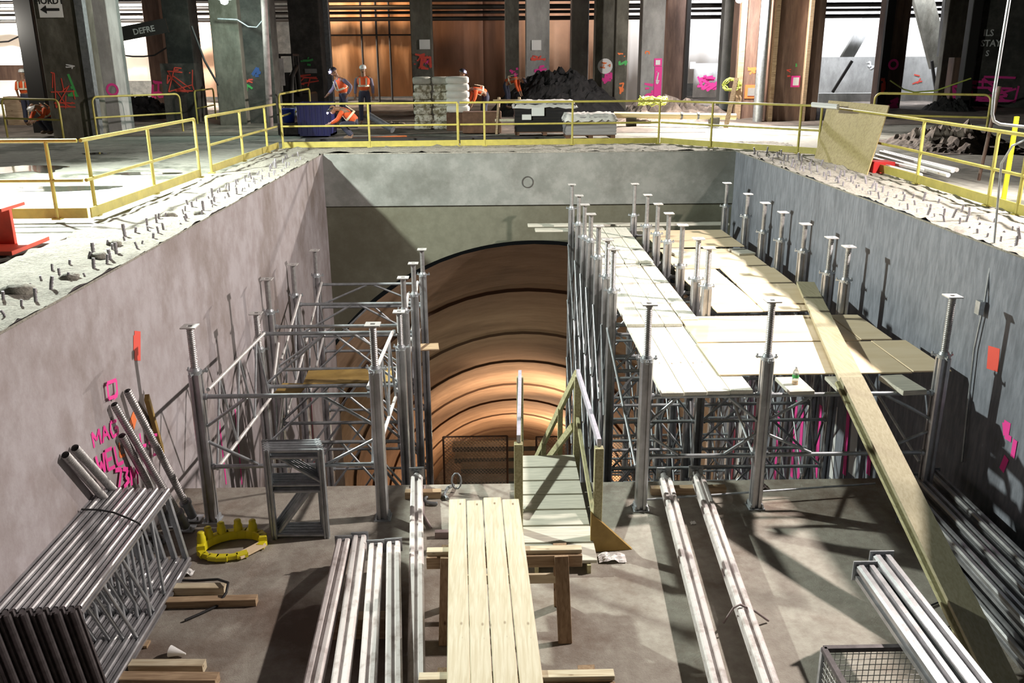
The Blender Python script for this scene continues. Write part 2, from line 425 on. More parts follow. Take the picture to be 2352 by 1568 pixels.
# ------------------------------------------------------------------ shoring
def head_plate(mb, c, s=.085):
    x, y, z = c; t = .007; h = .028
    mb.bb((x-s, y-s, z-t), (x+s, y-h, z+t)); mb.bb((x-s, y+h, z-t), (x+s, y+s, z+t))
    mb.bb((x-s, y-h, z-t), (x-h, y+h, z+t)); mb.bb((x+h, y-h, z-t), (x+s, y+h, z+t))
def thread(mb, a, b, r, pitch=.022, n=10):
    a = V(a); b = V(b); L = (b-a).length; k = max(2, int(L/pitch)); d = (b-a)/k
    for i in range(k):
        mb.tube(a+d*i, a+d*(i+.5), r*.86, r, n=n, caps=False); mb.tube(a+d*(i+.5), a+d*(i+1), r, r*.86, n=n, caps=False)
def collar(mb, c, r=.078):
    c = V(c)
    mb.tube(c-V((0, 0, .02)), c+V((0, 0, .02)), r, n=12)
    for k in range(3):
        t = 2*PI*k/3+.4; d = V((math.cos(t), math.sin(t), 0))
        mb.beam(c+d*r*.8, c+d*(r+.06), .03, .02); mb.tube(c+d*(r+.045)-V((0, 0, .02)), c+d*(r+.045)+V((0, 0, .035)), .011, n=6)
    mb.tube(c+V((0, 0, .02)), c+V((0, 0, .055)), r*.8, r*.65, n=12)
def make_leg(parent, x, y, zb, zc, zt, r=.068, lean=0, fine=True, foot=True):
    lg = MB().leg((x, y, zb+.012), (x, y, zc), r).build('leg', M['alu'], parent)
    m = MB()
    if fine: thread(m, (x, y, zc), (x, y, zt), .043)
    else: m.tube((x, y, zc), (x, y, zt), .041, n=8)
    m.build('screw_jack', M['thread'], lg)
    m = MB(); collar(m, (x, y, zc+.02)); m.build('collar', M['galv'], lg)
    m = MB(); head_plate(m, (x, y, zt)); m.build('head_plate', M['plate'], lg)
    if foot:
        m = MB(); m.bb((x-.1, y-.1, zb), (x+.1, y+.1, zb+.014))
        for sx in (-1, 1):
            for sy in (-1, 1): m.tube((x+sx*.075, y+sy*.075, zb+.014), (x+sx*.075, y+sy*.075, zb+.045), .013, n=6)
            m.bb((x+sx*.07-.008, y-.085, zb+.012), (x+sx*.07+.008, y+.085, zb+.07))
        m.build('base_plate', M['galv'], lg)
    return lg
def frame(name, label, group, xs, y, zb, zc, zt, rails, diags, fine=True, rr=.027):
    root = empty(name, ((xs[0]+xs[-1])/2, y, zb), label, 'shoring frame', group)
    for i, x in enumerate(xs):
        t = zt[i] if isinstance(zt, (list, tuple)) else zt
        c = zc[i] if isinstance(zc, (list, tuple)) else zc
        make_leg(root, x, y, zb, c, t, fine=fine)
    for z in rails:
        for i in range(len(xs)-1):
            m = MB(); m.tube((xs[i]+.06, y, z), (xs[i+1]-.06, y, z), rr, n=10)
            for sx in (xs[i]+.085, xs[i+1]-.085): m.tube((sx-.02, y, z), (sx+.02, y, z), rr+.012, n=10)
            m.build('rail', M['galv'], root)
    for (x0, z0, x1, z1) in diags:
        MB().tube((x0, y-.0, z0), (x1, y-.0, z1), .02, n=8).build('brace', M['galv'], root)
    return root
def knee(xa, xb, zt_, zbm):
    w = xb-xa; h = (zt_-zbm)
    return [(xa+.06, zt_-h*.42, xa+w*.27, zt_-.02), (xa+.06, zbm+h*.36, xa+w*.3, zbm+.02),
            (xb-.06, zt_-h*.42, xb-w*.30, zt_-.02), (xb-.06, zbm+h*.36, xb-w*.3, zbm+.02)]
LF = [(9.59, ZD, -1.28, -.72), (12.3, ZF, -1.9, -1.33), (13.05, ZF, -1.55, -1.01), (14.8, ZF, -1.75, -1.18), (16.7, ZF, -1.85, -1.33)]
ordl = ['front left shoring frame standing on the deck beside the leaning jacks', 'second shoring frame of the left tower, first one standing down in the pit',
        'third shoring frame of the left tower with the tallest far jacks', 'fourth shoring frame of the left tower near the pit wall', 'farthest shoring frame of the left tower before the tunnel mouth']
for i, (y, zb, zc, zt) in enumerate(LF):
    xs = (-3.41, -1.37)
    if i == 0: rl = [-1.56, -2.44]; dg = knee(-3.41, -1.37, -1.56, -2.44)
    else:
        rl = [-2.0+.48-(.12*i), -2.45, -3.35, -4.6, -5.9, -7.3]; dg = []
        for a, b_ in zip(rl[:-1], rl[1:]): dg += [(xs[0]+.06, b_+.05, xs[0]+.95, a-.02), (xs[1]-.06, b_+.05, xs[1]-.95, a-.02)]
    frame('shoring_scaffold', ordl[i], 'left tower frames', xs, y, zb, zc, zt, rl, dg, fine=(i < 2))
# side trusses tying frame to frame
def truss(label, x, y0, y1, z0, z1, h, group, nw=3):
    root = empty('side_truss', (x, (y0+y1)/2, min(z0, z1)-h), label, 'truss', group)
    MB().tube((x, y0, z0), (x, y1, z1), .024).build('top_chord', M['plate'], root)
    MB().tube((x, y0, z0-h), (x, y1, z1-h), .024).build('bottom_chord', M['plate'], root)
    for k in range(nw):
        a = y0+(y1-y0)*k/nw; c = y0+(y1-y0)*(k+.5)/nw; e = y0+(y1-y0)*(k+1)/nw
        za = z0+(z1-z0)*k/nw; zc = z0+(z1-z0)*(k+.5)/nw; ze = z0+(z1-z0)*(k+1)/nw
        MB().tube((x, a, za-h), (x, c, zc), .016, n=8).build('web', M['galv'], root)
        MB().tube((x, c, zc), (x, e, ze-h), .016, n=8).build('web', M['galv'], root)
    return root
for x, w in ((-3.31, 'left wall'), (-1.47, 'tunnel')):
    truss('bright side truss tying deck frame to second frame, %s side' % w, x, 9.66, 12.25, -1.50, -1.62, 1.0, 'left tower side trusses', 3)
    truss('short side truss low between second and third frames, %s side' % w, x, 12.36, 13.0, -2.6, -2.0, .9, 'left tower side trusses', 1)
    truss('side truss between third and fourth left tower frames, %s side' % w, x, 13.1, 14.75, -2.3, -1.7, .95, 'left tower side trusses', 2)
    truss('farthest side truss of the left tower, %s side' % w, x, 14.85, 16.65, -2.6, -1.95, .95, 'left tower side trusses', 2)
# right towers
RYs = [9.72, 12.8, 13.5, 14.7, 15.9, 17.0, 18.2, 19.9]
XA, XB_, XC = 1.76, 3.17, 5.24
words = ['front', 'second', 'third', 'fourth', 'fifth', 'sixth', 'seventh', 'farthest']
for i, y in enumerate(RYs):
    xs = (XA, XB_, XC); zt = -.55
    if i == 0:
        root = frame('shoring_scaffold', 'front shoring frame of the right tower, three tall legs on the deck edge', 'right tower frames', xs, y, ZD, (-1.24, -1.24, -1.24), (-.55, -.53, -.50), [-1.68, -2.45],
                     knee(XA, XB_, -1.68, -2.45)+knee(XB_, XC, -1.68, -2.45))
    else:
        rl = [-1.72, -2.45, -3.3, -4.1, -5.0, -5.9, -6.8, -7.7]; dg = []
        for k, (a, b_) in enumerate(zip(rl[:-1], rl[1:])):
            if (k+i) % 2: dg += [(XA+.06, b_, XA+.75, a), (XC-.06, b_, XC-.9, a)]
            else: dg += [(XB_-.06, b_, XB_-.7, a), (XB_+.06, b_, XB_+.9, a)]
        zc = [-1.06-.05*((i*3) % 4), -1.10-.06*((i*5) % 4), -1.04-.05*((i*7) % 3)]
        frame('shoring_scaffold', '%s shoring frame of the right tower counted from the deck, legs rising through the boards' % words[i], 'right tower frames', xs, y, ZF, zc, zt, rl, dg, fine=(i < 3))
for i in range(len(RYs)-1):
    y0, y1 = RYs[i]+.05, RYs[i+1]-.05
    for x, w in ((XA-.07, 'open tunnel side'), (XB_, 'middle line'), (XC-.08, 'right wall side')):
        root = empty('cross_brace', (x, (y0+y1)/2, ZF+1), 'crossed brace tubes on the %s between the %s and %s right tower frames' % (w, words[i], words[i+1]), 'cross brace', 'right tower cross braces')
        lv = [-1.9, -3.2, -4.6, -6.1, -7.6] if i else [-1.75, -2.6]
        for k in range(len(lv)-1):
            MB().tube((x, y0, lv[k+1]), (x, y1, lv[k]), .019, n=8).build('tube', M['galv'], root)
            if i: MB().tube((x+.03, y0, lv[k]), (x+.03, y1, lv[k+1]), .019, n=8).build('tube', M['galv_d'], root)
# ------------------------------------------------------------------ boards on the right tower
ZP = -1.62
def board(name, label, cat, group, x0, x1, y0, y1, z, t, m, rot=0.0):
    c = V(((x0+x1)/2, (y0+y1)/2, z-t/2))
    rm = Matrix.Rotation(rot, 3, 'Z')
    return tag(MB().box(c, (x1-x0, y1-y0, t), rm).build(name, m, None, .004), label, cat, group)
G1 = 'plywood sheets on the right tower'
for L, x0, x1, y0, y1, z, r in (
    ('nearest plywood sheet on the right tower, leg shadow across it', 2.74, 5.12, 10.16, 11.42, ZP+.045, .00),
    ('shaded plywood offcut at the front right corner of the tower', 5.14, 5.62, 10.2, 11.45, ZP+.045, .01),
    ('second plywood sheet back on the right tower, under the leaning plank', 2.76, 5.00, 11.46, 12.72, ZP+.05, .0),
    ('narrow plywood offcut by the right wall beside the second sheet', 5.02, 5.45, 11.5, 12.72, ZP+.05, .0),
    ('narrow plywood sheet beside the middle legs behind the plank ends', 3.36, 4.12, 13.0, 15.9, ZP+.035, .03),
    ('wide plywood sheet with cut corner near the right wall, third row', 4.14, 5.14, 12.98, 15.9, ZP+.05, -.01),
    ('plywood sheet in the fourth row before the back', 3.36, 5.12, 15.95, 17.7, ZP+.04, .0),
    ('farthest large plywood sheet beneath the back wall', 3.34, 5.14, 17.85, 19.7, ZP+.055, .01)):
    board('plywood_sheet', L, 'plywood', G1, x0, x1, y0, y1, z, .019, M['ply'], r)
G2 = 'scaffold planks on the right tower'
pn = ['leftmost', 'second', 'third', 'fourth']
for k in range(4):
    x = 1.93+.275*k
    board('scaffold_plank', '%s plank of the front set, ends above the deck rail' % pn[k], 'plank', G2, x, x+.265, 9.62+(.02*k), 12.35, ZP+.02, .045, M['scaf_plank'])
    e = 12.28 if k < 3 else 12.5
    board('scaffold_plank', '%s plank of the middle set with its end overlapping the front set' % pn[k], 'plank', G2, x-.02+.02*(k == 3), x+.245, e, 16.35, ZP+.07, .045, M['scaf_plank'])
    board('scaffold_plank', '%s plank of the far set nearest the back wall' % pn[k], 'plank', G2, x-.03, x+.225, 16.2, 19.75, ZP+.125, .045, M['scaf_plank'])
G3 = 'cross boards at the far end'
board('timber_board', 'pale board poking out over the tunnel mouth at the far end', 'board', G3, .95, 3.9, 19.98, 20.26, ZP+.03, .045, M['grey_plank'])
board('timber_board', 'second pale board behind, along the back wall over the tunnel mouth', 'board', G3, .8, 5.5, 20.45, 20.7, ZP+.06, .045, M['grey_plank'])
board('timber_board', 'small grey board lying on the fourth row of plywood near the right wall legs', 'board', 'loose boards on the plywood', 4.75, 5.1, 17.0, 17.5, ZP+.085, .04, M['grey_plank'], .2)
board('timber_board', 'small grey board by the middle legs on far plywood', 'board', 'loose boards on the plywood', 3.5, 3.8, 16.9, 17.6, ZP+.085, .04, M['grey_plank'], .15)
G4 = 'short board ends on the front rail'
board('short_board', 'short board on the front rail carrying the water bottle', 'board', G4, 3.42, 3.72, 9.62, 10.12, ZP+.02, .045, M['grey_plank'], .04)
board('short_board', 'short dark board on the front rail beside the leaning plank', 'board', G4, 4.02, 4.26, 9.7, 10.12, ZP+.02, .045, M['grey_plank'], -.02)
board('short_board', 'short thick board on the front rail beside the right leg', 'board', G4, 4.72, 5.02, 9.6, 10.14, ZP+.02, .06, M['grey_plank'], .12)
# water bottle
p = V((3.57, 9.86, ZP+.02)); bt = empty('water_bottle', p, 'small clear plastic water bottle standing on a short board', 'bottle')
m, n_, l_, b_ = nt('clear_bottle_plastic'); b_.inputs['Base Color'].default_value = (.92, .95, .93, 1); b_.inputs['Transmission Weight'].default_value = .75; b_.inputs['Roughness'].default_value = .15
MB().lathe(p, [(0, 0), (.036, 0), (.038, .02), (.035, .05), (.038, .08), (.038, .13), (.03, .165), (.014, .19), (.013, .205)]).build('body', m, bt)
MB().lathe(p, [(.015, .2), (.015, .222), (0, .222)]).build('cap', M['whitep'], bt)
MB().lathe(p, [(.0385, .085), (.0385, .125)]).build('label', M['greenp'], bt)
MB().lathe(p, [(0, .003), (.0345, .003), (.036, .02), (.033, .04), (0, .04)]).build('drink', mat('orange_drink', (.85, .45, .08), .2), bt)
# boards in the left tower
board('plywood_offcut', 'brown plywood offcut lying across the left tower rails', 'plywood', None, -2.85, -1.55, 12.35, 12.95, -2.42, .02, M['plyb'], .06)
board('short_board', 'small board sticking out from the left tower over the tunnel', 'board', None, -1.42, -1.0, 14.9, 15.25, -2.75, .03, M['lumber_b'], .1)
board('plywood_offcut', 'small square of plywood on the left tower near the wall', 'plywood', None, -3.3, -2.9, 12.4, 12.9, -2.62, .02, M['plyb'], -.1)

# ------------------------------------------------------------------ lights
def lamp(name, kind, loc, e, col, **k):
    d = bpy.data.lights.new(name, kind); d.energy = e; d.color = col
    for a, b in k.items(): setattr(d, a, b)
    o = bpy.data.objects.new(name, d); o.location = V(loc); C.objects.link(o); return o
def aim(o, t):
    o.rotation_euler = (V(t)-o.location).to_track_quat('-Z', 'Y').to_euler()
aim(lamp('flood_left', 'SPOT', (-8.0, 14.5, 4.3), 8300, (.93, 1.0, .90), shadow_soft_size=.16, spot_size=math.radians(164), spot_blend=.4), (-3.0, 13.0, -3.0))
aim(lamp('flood_right', 'SPOT', (9.4, 11.0, 5.2), 7900, (1.0, .89, .82), shadow_soft_size=.16, spot_size=math.radians(146), spot_blend=.35), (.4, 8.5, -1.8))
aim(lamp('tunnel_lamp', 'SPOT', (3.4, 37.0, -16.0), 3400, (1.0, .70, .45), shadow_soft_size=.25, spot_size=math.radians(112), spot_blend=.9), (.6, 39.0, -10.5))
lamp('tread_fill_light', 'POINT', (.2, 27.5, -9.8), 90, (.95, 1.0, .8), shadow_soft_size=.1)  # added unseen light that brings out the slabs at the tunnel foot
lamp('tunnel_lamp_deep', 'POINT', (3.2, 47.0, -21), 2200, (1.0, .70, .45), shadow_soft_size=.25)
lamp('fence_fill_light', 'POINT', (1.2, 18.2, -9.3), 45, (1.0, .62, .36), shadow_soft_size=.1)  # added orange light so the chain link wires glow
lamp('pit_lamp', 'POINT', (4.4, 24.5, -9.2), 30, (1.0, .60, .34), shadow_soft_size=.2)
w = bpy.data.worlds.new('world'); bpy.context.scene.world = w; w.use_nodes = True
w.node_tree.nodes['Background'].inputs[0].default_value = (.55, .60, .60, 1); w.node_tree.nodes['Background'].inputs[1].default_value = .009
vs_ = bpy.context.scene.view_settings
vs_.view_transform = 'Standard'; vs_.look = 'None'; vs_.exposure = 0.0; vs_.gamma = 1.0
# ------------------------------------------------------------------ guard rails
def railing(label, pts, posts, group='yellow guard rails round the pit', toe=True, H=1.07, r=.027, name='guard_rail', cat='guard rail'):
    root = empty(name, pts[0], label, cat, group)
    P = [V(p) for p in pts]
    MB().path([p+V((0, 0, H)) for p in P], r).build('top_rail', M['yellow'], root)
    MB().path([p+V((0, 0, H*.5)) for p in P], r*.9).build('mid_rail', M['yellow'], root)
    if toe:
        m = MB()
        for a, b_ in zip(P[:-1], P[1:]): m.beam(a+V((0, 0, .085)), b_+V((0, 0, .085)), .02, .14)
        m.build('toe_board', M['yellow'], root)
    for q in posts:
        q = V(q); m = MB(); m.tube(q+V((0, 0, .0)), q+V((0, 0, H)), r)
        m.bb(q+V((-.06, -.06, 0)), q+V((.06, .06, .02))).build('post', M['yellow'], root)
    return root
def g0(px, py): return aZ(px, py, 0.02)
LC = g0(203, 503); FC = g0(640, 341); BM = g0(1512, 330); RC = g0(1878, 356)
def on(a, b, px):
    """point of ground line a-b whose image column is px"""
    best = None
    for i in range(401):
        p = a.lerp(b, i/400); c = R.transposed() @ (p-CAM); x = 1176+F*c.x/-c.z
        if best is None or abs(x-px) < best[0]: best = (abs(x-px), p)
    return best[1]
L0 = V((LC.x-4.2, LC.y-.02, .02))
railing('guard rail running left out of view above the red beam', [L0, LC], [L0, LC+V((-.42, 0, 0))])
L1 = on(LC, FC, 460); L2 = on(LC, FC, 487)
railing('near length of guard rail along the left edge of the pit', [LC+V((.04, .02, 0)), L1], [on(LC, FC, 222), on(LC, FC, 357), L1])
railing('far length of guard rail along the left edge of the pit', [L2, FC], [L2, on(LC, FC, 560), on(LC, FC, 615)])
b1 = on(FC, BM, 1053); b2 = on(FC, BM, 1113)
railing('guard rail behind the pit in front of the crouching worker', [FC+V((.1, 0, 0)), b1], [on(FC, BM, 652), on(FC, BM, 849), b1])
railing('guard rail behind the pit in front of the wrapped pallets', [b1+V((.06, 0, 0)), BM], [b2, on(FC, BM, 1315), BM])
railing('angled guard rail at the back right corner before the chipboard', [BM+V((.05, 0, 0)), RC], [on(BM, RC, 1632), on(BM, RC, 1832), RC])
R1 = g0(2060, 408); R2 = g0(2420, 520)
railing('guard rail along the right edge of the pit', [RC+V((.0, -.25, 0)), R1, R2, R2+(R2-R1)*1.5], [on(R1, R2, 2105), on(R1, R2, 2268), on(R1, R2, 2335), R2+(R2-R1)*.5, R2+(R2-R1)*1.5])
# bent tube barriers
def u_barrier(label, pl, pr, H=1.1, r=.03, group='yellow bent tube barriers in the hall', mid=.5):
    pl = V(pl); pr = V(pr); root = empty('tube_barrier', (pl+pr)/2, label, 'barrier', group)
    d = (pr-pl).normalized(); up = V((0, 0, 1)); c = .16; pts = [pl]
    for i in range(6):
        t = PI/2*i/5; pts.append(pl+up*(H-c)+d*c+(-d*math.cos(t)+up*math.sin(t))*c)
    for i in range(6):
        t = PI/2*(1-i/5); pts.append(pr+up*(H-c)-d*c+(d*math.cos(t)+up*math.sin(t))*c)
    pts.append(pr)
    MB().path(pts, r).build('hoop', M['yellow'], root)
    MB().tube(pl+up*H*mid, pr+up*H*mid, r*.9).build('mid_bar', M['yellow'], root)
    return root
a = g0(18, 316); b_ = g0(147, 322); u_barrier('bent tube barrier at far left in front of the worker in orange', a, b_)
u_barrier('long bent tube barrier beyond the left rail around the pale column', g0(224, 318), V((g0(478, 288).x, g0(224, 318).y+2.6, 0)), 1.15)
u_barrier('short bent tube barrier against the double dark column', g0(455, 290), g0(497, 278), 1.15)
u_barrier('short bent tube barrier beside the pinkish pole', g0(648, 318), g0(716, 288), 1.2)
u_barrier('bent tube barrier on the right behind the leaning chipboard', g0(2000, 312), g0(2262, 322), 1.15)

# ------------------------------------------------------------------ rebar stubs
protos = []
for k in range(5):
    m = MB(); h = .07+.03*k; tx = rnd.uniform(-.03, .03); ty = rnd.uniform(-.03, .03)
    q = [V((0, 0, -.03)), V((tx*.4, ty*.4, h*.5)), V((tx, ty, h))]
    m.path(q, .015+.002*k, n=6)
    for i in range(4): m.tube(q[0].lerp(q[2], .2+i*.2), q[0].lerp(q[2], .26+i*.2), .019+.002*k, n=6)
    me = m.build('rebar_stub', M['rebar'], None, org=(0, 0, 0)); protos.append(me)
cnt = 0
def stubs(x, y0, y1, step, label, grp, jx=.07):
    global cnt
    y = y0
    while y < y1:
        k = rnd.randrange(5); o = protos[k].copy() if cnt >= 5 else protos[cnt]
        if cnt >= 5: C.objects.link(o)
        cnt += 1
        o.location = (x+rnd.uniform(-jx, jx), y+rnd.uniform(-.06, .06), .0); o.rotation_euler = (rnd.uniform(-.15, .15), rnd.uniform(-.15, .15), rnd.uniform(0, 6))
        s = rnd.uniform(.55, .95); o.scale = (s, s, s)
        tag(o, label, 'rebar', grp); y += step*rnd.uniform(.8, 1.2)
stubs(XL-.22, 7.2, 20.5, .30, 'cut rebar stub on the left pit edge, outer row by the wall face', 'rebar stubs in the outer left row')
stubs(XL-.52, 7.2, 21, .27, 'cut rebar stub on the left pit edge, inner row nearer the guard rail', 'rebar stubs in the inner left row', .09)
stubs(XR+.22, 8.5, 21, .29, 'cut rebar stub on the right pit edge, row at the wall face', 'rebar stubs in the right row at the wall face')
stubs(XR+.48, 8.5, 21, .29, 'cut rebar stub on the right pit edge, middle row', 'rebar stubs in the right middle row')
stubs(XR+.76, 9.5, 21, .34, 'cut rebar stub on the right pit edge, row nearest the guard rail', 'rebar stubs in the right row by the rail')
def rock(name, label, c, r, m, seed, cat='rubble', grp=None):
    rr = random.Random(seed)
    return tag(MB().blob(c, r, 9, 6, .35, rr).build(name, m), label, cat, grp)
for k, (px, py, s) in enumerate(((40, 672, .13), (160, 640, .09), (228, 590, .08), (262, 560, .07), (388, 495, .09), (455, 490, .06), (510, 438, .07))):
    p = aZ(px, py, 0.02)
    rock('concrete_lump', ['biggest dark concrete lump near the left picture edge', 'flat concrete lump second nearest on the left edge', 'small lump by the rebar below the rail shadow', 'small lump further along the left edge', 'upright lump of concrete below the near rail post', 'little lump left of the rail shadow end', 'pale lump farthest along the left edge'][k], p, (s*1.3, s, s*.7), M['rough'], k, 'concrete lump', 'concrete lumps on the left pit edge')
# red beam end at far left
p = aZ(48, 565, 0.0)
rb = MB(); x1 = p.x; yb = p.y
rb.bb((x1-3, yb-.55, .0), (x1+.18, yb+.35, .05)); rb.bb((x1-3, yb-.12, .05), (x1, yb-.06, .46)); rb.bb((x1-3, yb-.32, .46), (x1+.02, yb+.22, .5))
tag(rb.build('steel_beam', M['redsteel'], None, .004), 'bright red steel I-beam end lying on the slab at the left', 'steel beam')
# chipboard sheet leaning on the rail
q = [aZ(1872, 365, .0), aZ(1993, 402, .02)]; tp = [aY(1905, 231, q[0].y+.75), aY(2044, 243, q[1].y+.75)]
m = MB(); nn = (q[1]-q[0]).cross(tp[0]-q[0]).normalized()*.02
vs = [q[0], q[1], tp[1], tp[0]]; vs += [v+nn for v in vs]
m.add(vs, [(3, 2, 1, 0), (4, 5, 6, 7), (0, 1, 5, 4), (1, 2, 6, 5), (2, 3, 7, 6), (3, 0, 4, 7)])
ob = tag(m.build('chipboard_sheet', M['osb']), 'big yellow-brown chipboard sheet leaning on the right guard rail', 'board')
a = q[0].lerp(tp[0], .38); b2_ = q[0].lerp(q[1], .42)
MB().beam(a-nn*.2, b2_-nn*.2, .03, .004, nn).build('dark_stripe', M['plyb'], ob)

# ------------------------------------------------------------------ lying aluminium legs
def lying(label, far, near, group, r=.072, m='alu_dirty', plate=True, jack=.0):
    far = V(far); near = V(near); d = (near-far).normalized(); far0 = far
    root = empty('shoring_pole', V((far.x, far.y, min(far.z, near.z)-r)), label, 'shoring leg', group)
    s = far+d*(.03+jack)
    MB().leg(s, near, r).build('tube', M[m], root)
    if jack:
        k = MB(); k.tube(far+d*.02, s, .045, n=10)
        k.tube(s-d*.05, s+d*.03, r*1.12, n=12); k.build('screw_jack', M['thread'], root)
    if plate:
        k = MB(); x = d.cross(V((0, 0, 1))).normalized(); y = x.cross(d)
        s2 = r*1.28
        k.extr([(-s2, -s2*.75), (s2, -s2*.75), (s2, s2), (-s2, s2)], far, far+d*.014)
        for i in range(-1, 2):
            for j_ in (-1, 1): k.beam(far+x*(i*.05)+y*(j_*.056)-d*.03, far+x*(i*.05)+y*(j_*.056)+d*.03, .035, .022)
        k.build('base_plate', M['galv'], root)
    return root
def ext(a, b, t): return a+(b-a)*t
ZL = ZD+.17
G = 'four shoring legs lying left of the sawhorse'
for i, (fx, fy, nx, w) in enumerate(((790, 1246, 720, 'leftmost, with a clean top,'), (827, 1238, 782, 'second from left, red stained,'), (864, 1256, 845, 'third from left, greyest,'), (904, 1252, 905, 'rightmost, splashed with cement,'))):
    ZB = ZD+.30; a = aZ(fx, fy, ZB); b_ = aZ(nx, 1568, ZB); lying('lying shoring leg, %s of the four beside the sawhorse' % w, a, ext(a, b_, 1.35), G)
a = aZ(957, 1088, ZL); b_ = aZ(957, 1568, ZL)
lying('long cement-streaked leg lying between the four legs and the sawhorse, jack past the deck edge', a, ext(a, b_, 1.2), None, .075, jack=.18)
G = 'two long legs lying right of the walkway'
a = aZ(1524, 1088, ZL); b_ = aZ(1650, 1568, ZL); lying('left one of the two long legs pointing at the right tower', a, ext(a, b_, 1.2), G, jack=.22)
a = aZ(1598, 1084, ZL); b_ = aZ(1766, 1568, ZL); lying('right one of the two long legs, with a rope end round it', a, ext(a, b_, 1.2), G, jack=.22)
G = 'two clean legs across the wire basket'
a = aZ(1985, 1312, ZD+.70); b_ = aZ(2165, 1568, ZD+.70); lying('left one of two clean legs resting on the wire basket', a, ext(a, b_, 1.4), G, .088, 'alu')
a = aZ(2022, 1288, ZD+.74); b_ = aZ(2236, 1568, ZD+.74); lying('right one of two clean legs resting on the wire basket', a, ext(a, b_, 1.4), G, .088, 'alu')
G = 'shoring legs stacked by the right wall'
for i, (x, z, yf) in enumerate(((4.80, ZD+.09, 9.25), (5.03, ZD+.09, 9.1), (5.28, ZD+.09, 9.4), (5.53, ZD+.09, 9.5), (4.93, ZD+.27, 9.7), (5.2, ZD+.27, 9.85), (5.46, ZD+.27, 10.0))):
    lying(['bottom layer leg nearest the plank', 'bottom layer leg, second out from the plank', 'bottom layer leg, third out from the plank', 'bottom layer leg against the wall', 'top layer leg nearest the plank', 'top layer leg in the middle', 'top layer leg nearest the wall'][i]+' in the shaded stack by the right wall', (x, yf, z), (x-.1, 5.0, z), G, .074, 'alu')
# dunnage timbers under the lying legs
def timber(label, a, b_, w, h, m='lumber_b', name='timber_block', cat='timber', grp=None, up=(0, 0, 1)):
    return tag(MB().beam(a, b_, w, h, up).build(name, M[m], None, .004), label, cat, grp)
timber('dunnage timber under the four lying legs near their plates', (-1.66, 7.3, ZD+.11), (-1.02, 7.3, ZD+.11), .14, .22, grp='dunnage under the legs')
timber('dunnage timber under the single long leg near the deck edge', (-1.15, 10.1, ZD+.05), (-.7, 10.1, ZD+.05), .1, .095, grp='dunnage under the legs')
timber('dunnage timber under the two long legs near the deck edge', (1.95, 10.1, ZD+.05), (2.9, 10.1, ZD+.05), .1, .095, grp='dunnage under the legs')
# tie rope on the right long leg
a = aZ(1662, 1430, ZD+.02); c = aZ(1700, 1388, ZL+.11); e = aZ(1765, 1425, ZD+.02)
tag(MB().path([a, a.lerp(c, .6)+V((0, 0, .05)), c, c.lerp(e, .5)+V((0, 0, .02)), e], .012, 6).build('rope', M['pink_pole']), 'grey rope end thrown over the right long leg', 'rope')
# ------------------------------------------------------------------ sawhorses and planks
def sawhorse(label, yc, x0, x1, ztop):
    root = empty('sawhorse', ((x0+x1)/2, yc, ZD), label, 'sawhorse', 'sawhorses carrying the planks')
    MB().bb((x0, yc-.045, ztop-.04), (x1, yc+.045, ztop)).build('top_board', M['lumber_x'], root, .004)
    for s in (-1, 1): MB().bb((x0, yc+s*.065-.019, ztop-.16), (x1, yc+s*.065+.019, ztop-.04)).build('side_board', M['lumber_b'], root, .003)
    for sx, x in ((-1, x0+.2), (1, x1-.2)):
        for s in (-1, 1):
            MB().beam((x, yc+s*.10, ztop-.03), (x+sx*.03, yc+s*.30, ZD+.0), .05, .13, (1, 0, 0)).build('leg', M['lumber_z'], root, .003)
        MB().bb((x-.02, yc-.2, ztop-.55), (x+.02, yc+.2, ztop-.46)).build('end_brace', M['lumber_b'], root, .003)
    MB().bb((x0+.2, yc+.17, ztop-.5), (x1-.2, yc+.205, ztop-.4)).build('long_brace', M['lumber_x'], root, .003)
ZS = -2.31
pL = aZ(980, 1262, ZS); pR = aZ(1337, 1262, ZS)
sawhorse('wooden sawhorse under the far part of the four pale planks', pL.y, pL.x, pR.x, ZS)
pL2 = aZ(962, 1548, ZS); pR2 = aZ(1410, 1540, ZS)
sawhorse('wooden sawhorse at the bottom of the picture under the planks', pL2.y-.02, pL2.x, pR2.x, ZS)
xs_f = [1030, 1071, 1109, 1152, 1193]; xs_n = [1029, 1078, 1134, 1190, 1251]; yf = [1150, 1153, 1146, 1150]
for i in range(4):
    zt = ZS+.045
    a = aZ((xs_f[i]+xs_f[i+1])/2, yf[i], zt-.02); b_ = aZ((xs_n[i]+xs_n[i+1])/2, 1568, zt-.02)
    wdt = (aZ(xs_f[i+1], 1150, zt)-aZ(xs_f[i], 1150, zt)).length-.012
    tag(MB().beam(a, ext(a, b_, 1.3), wdt, .042).build('lumber_plank', M['lumber'], None, .006), ['leftmost', 'second from left', 'third from left, longest', 'rightmost, cracked'][i]+' pale plank on the two sawhorses', 'plank', 'pale planks on the sawhorses')
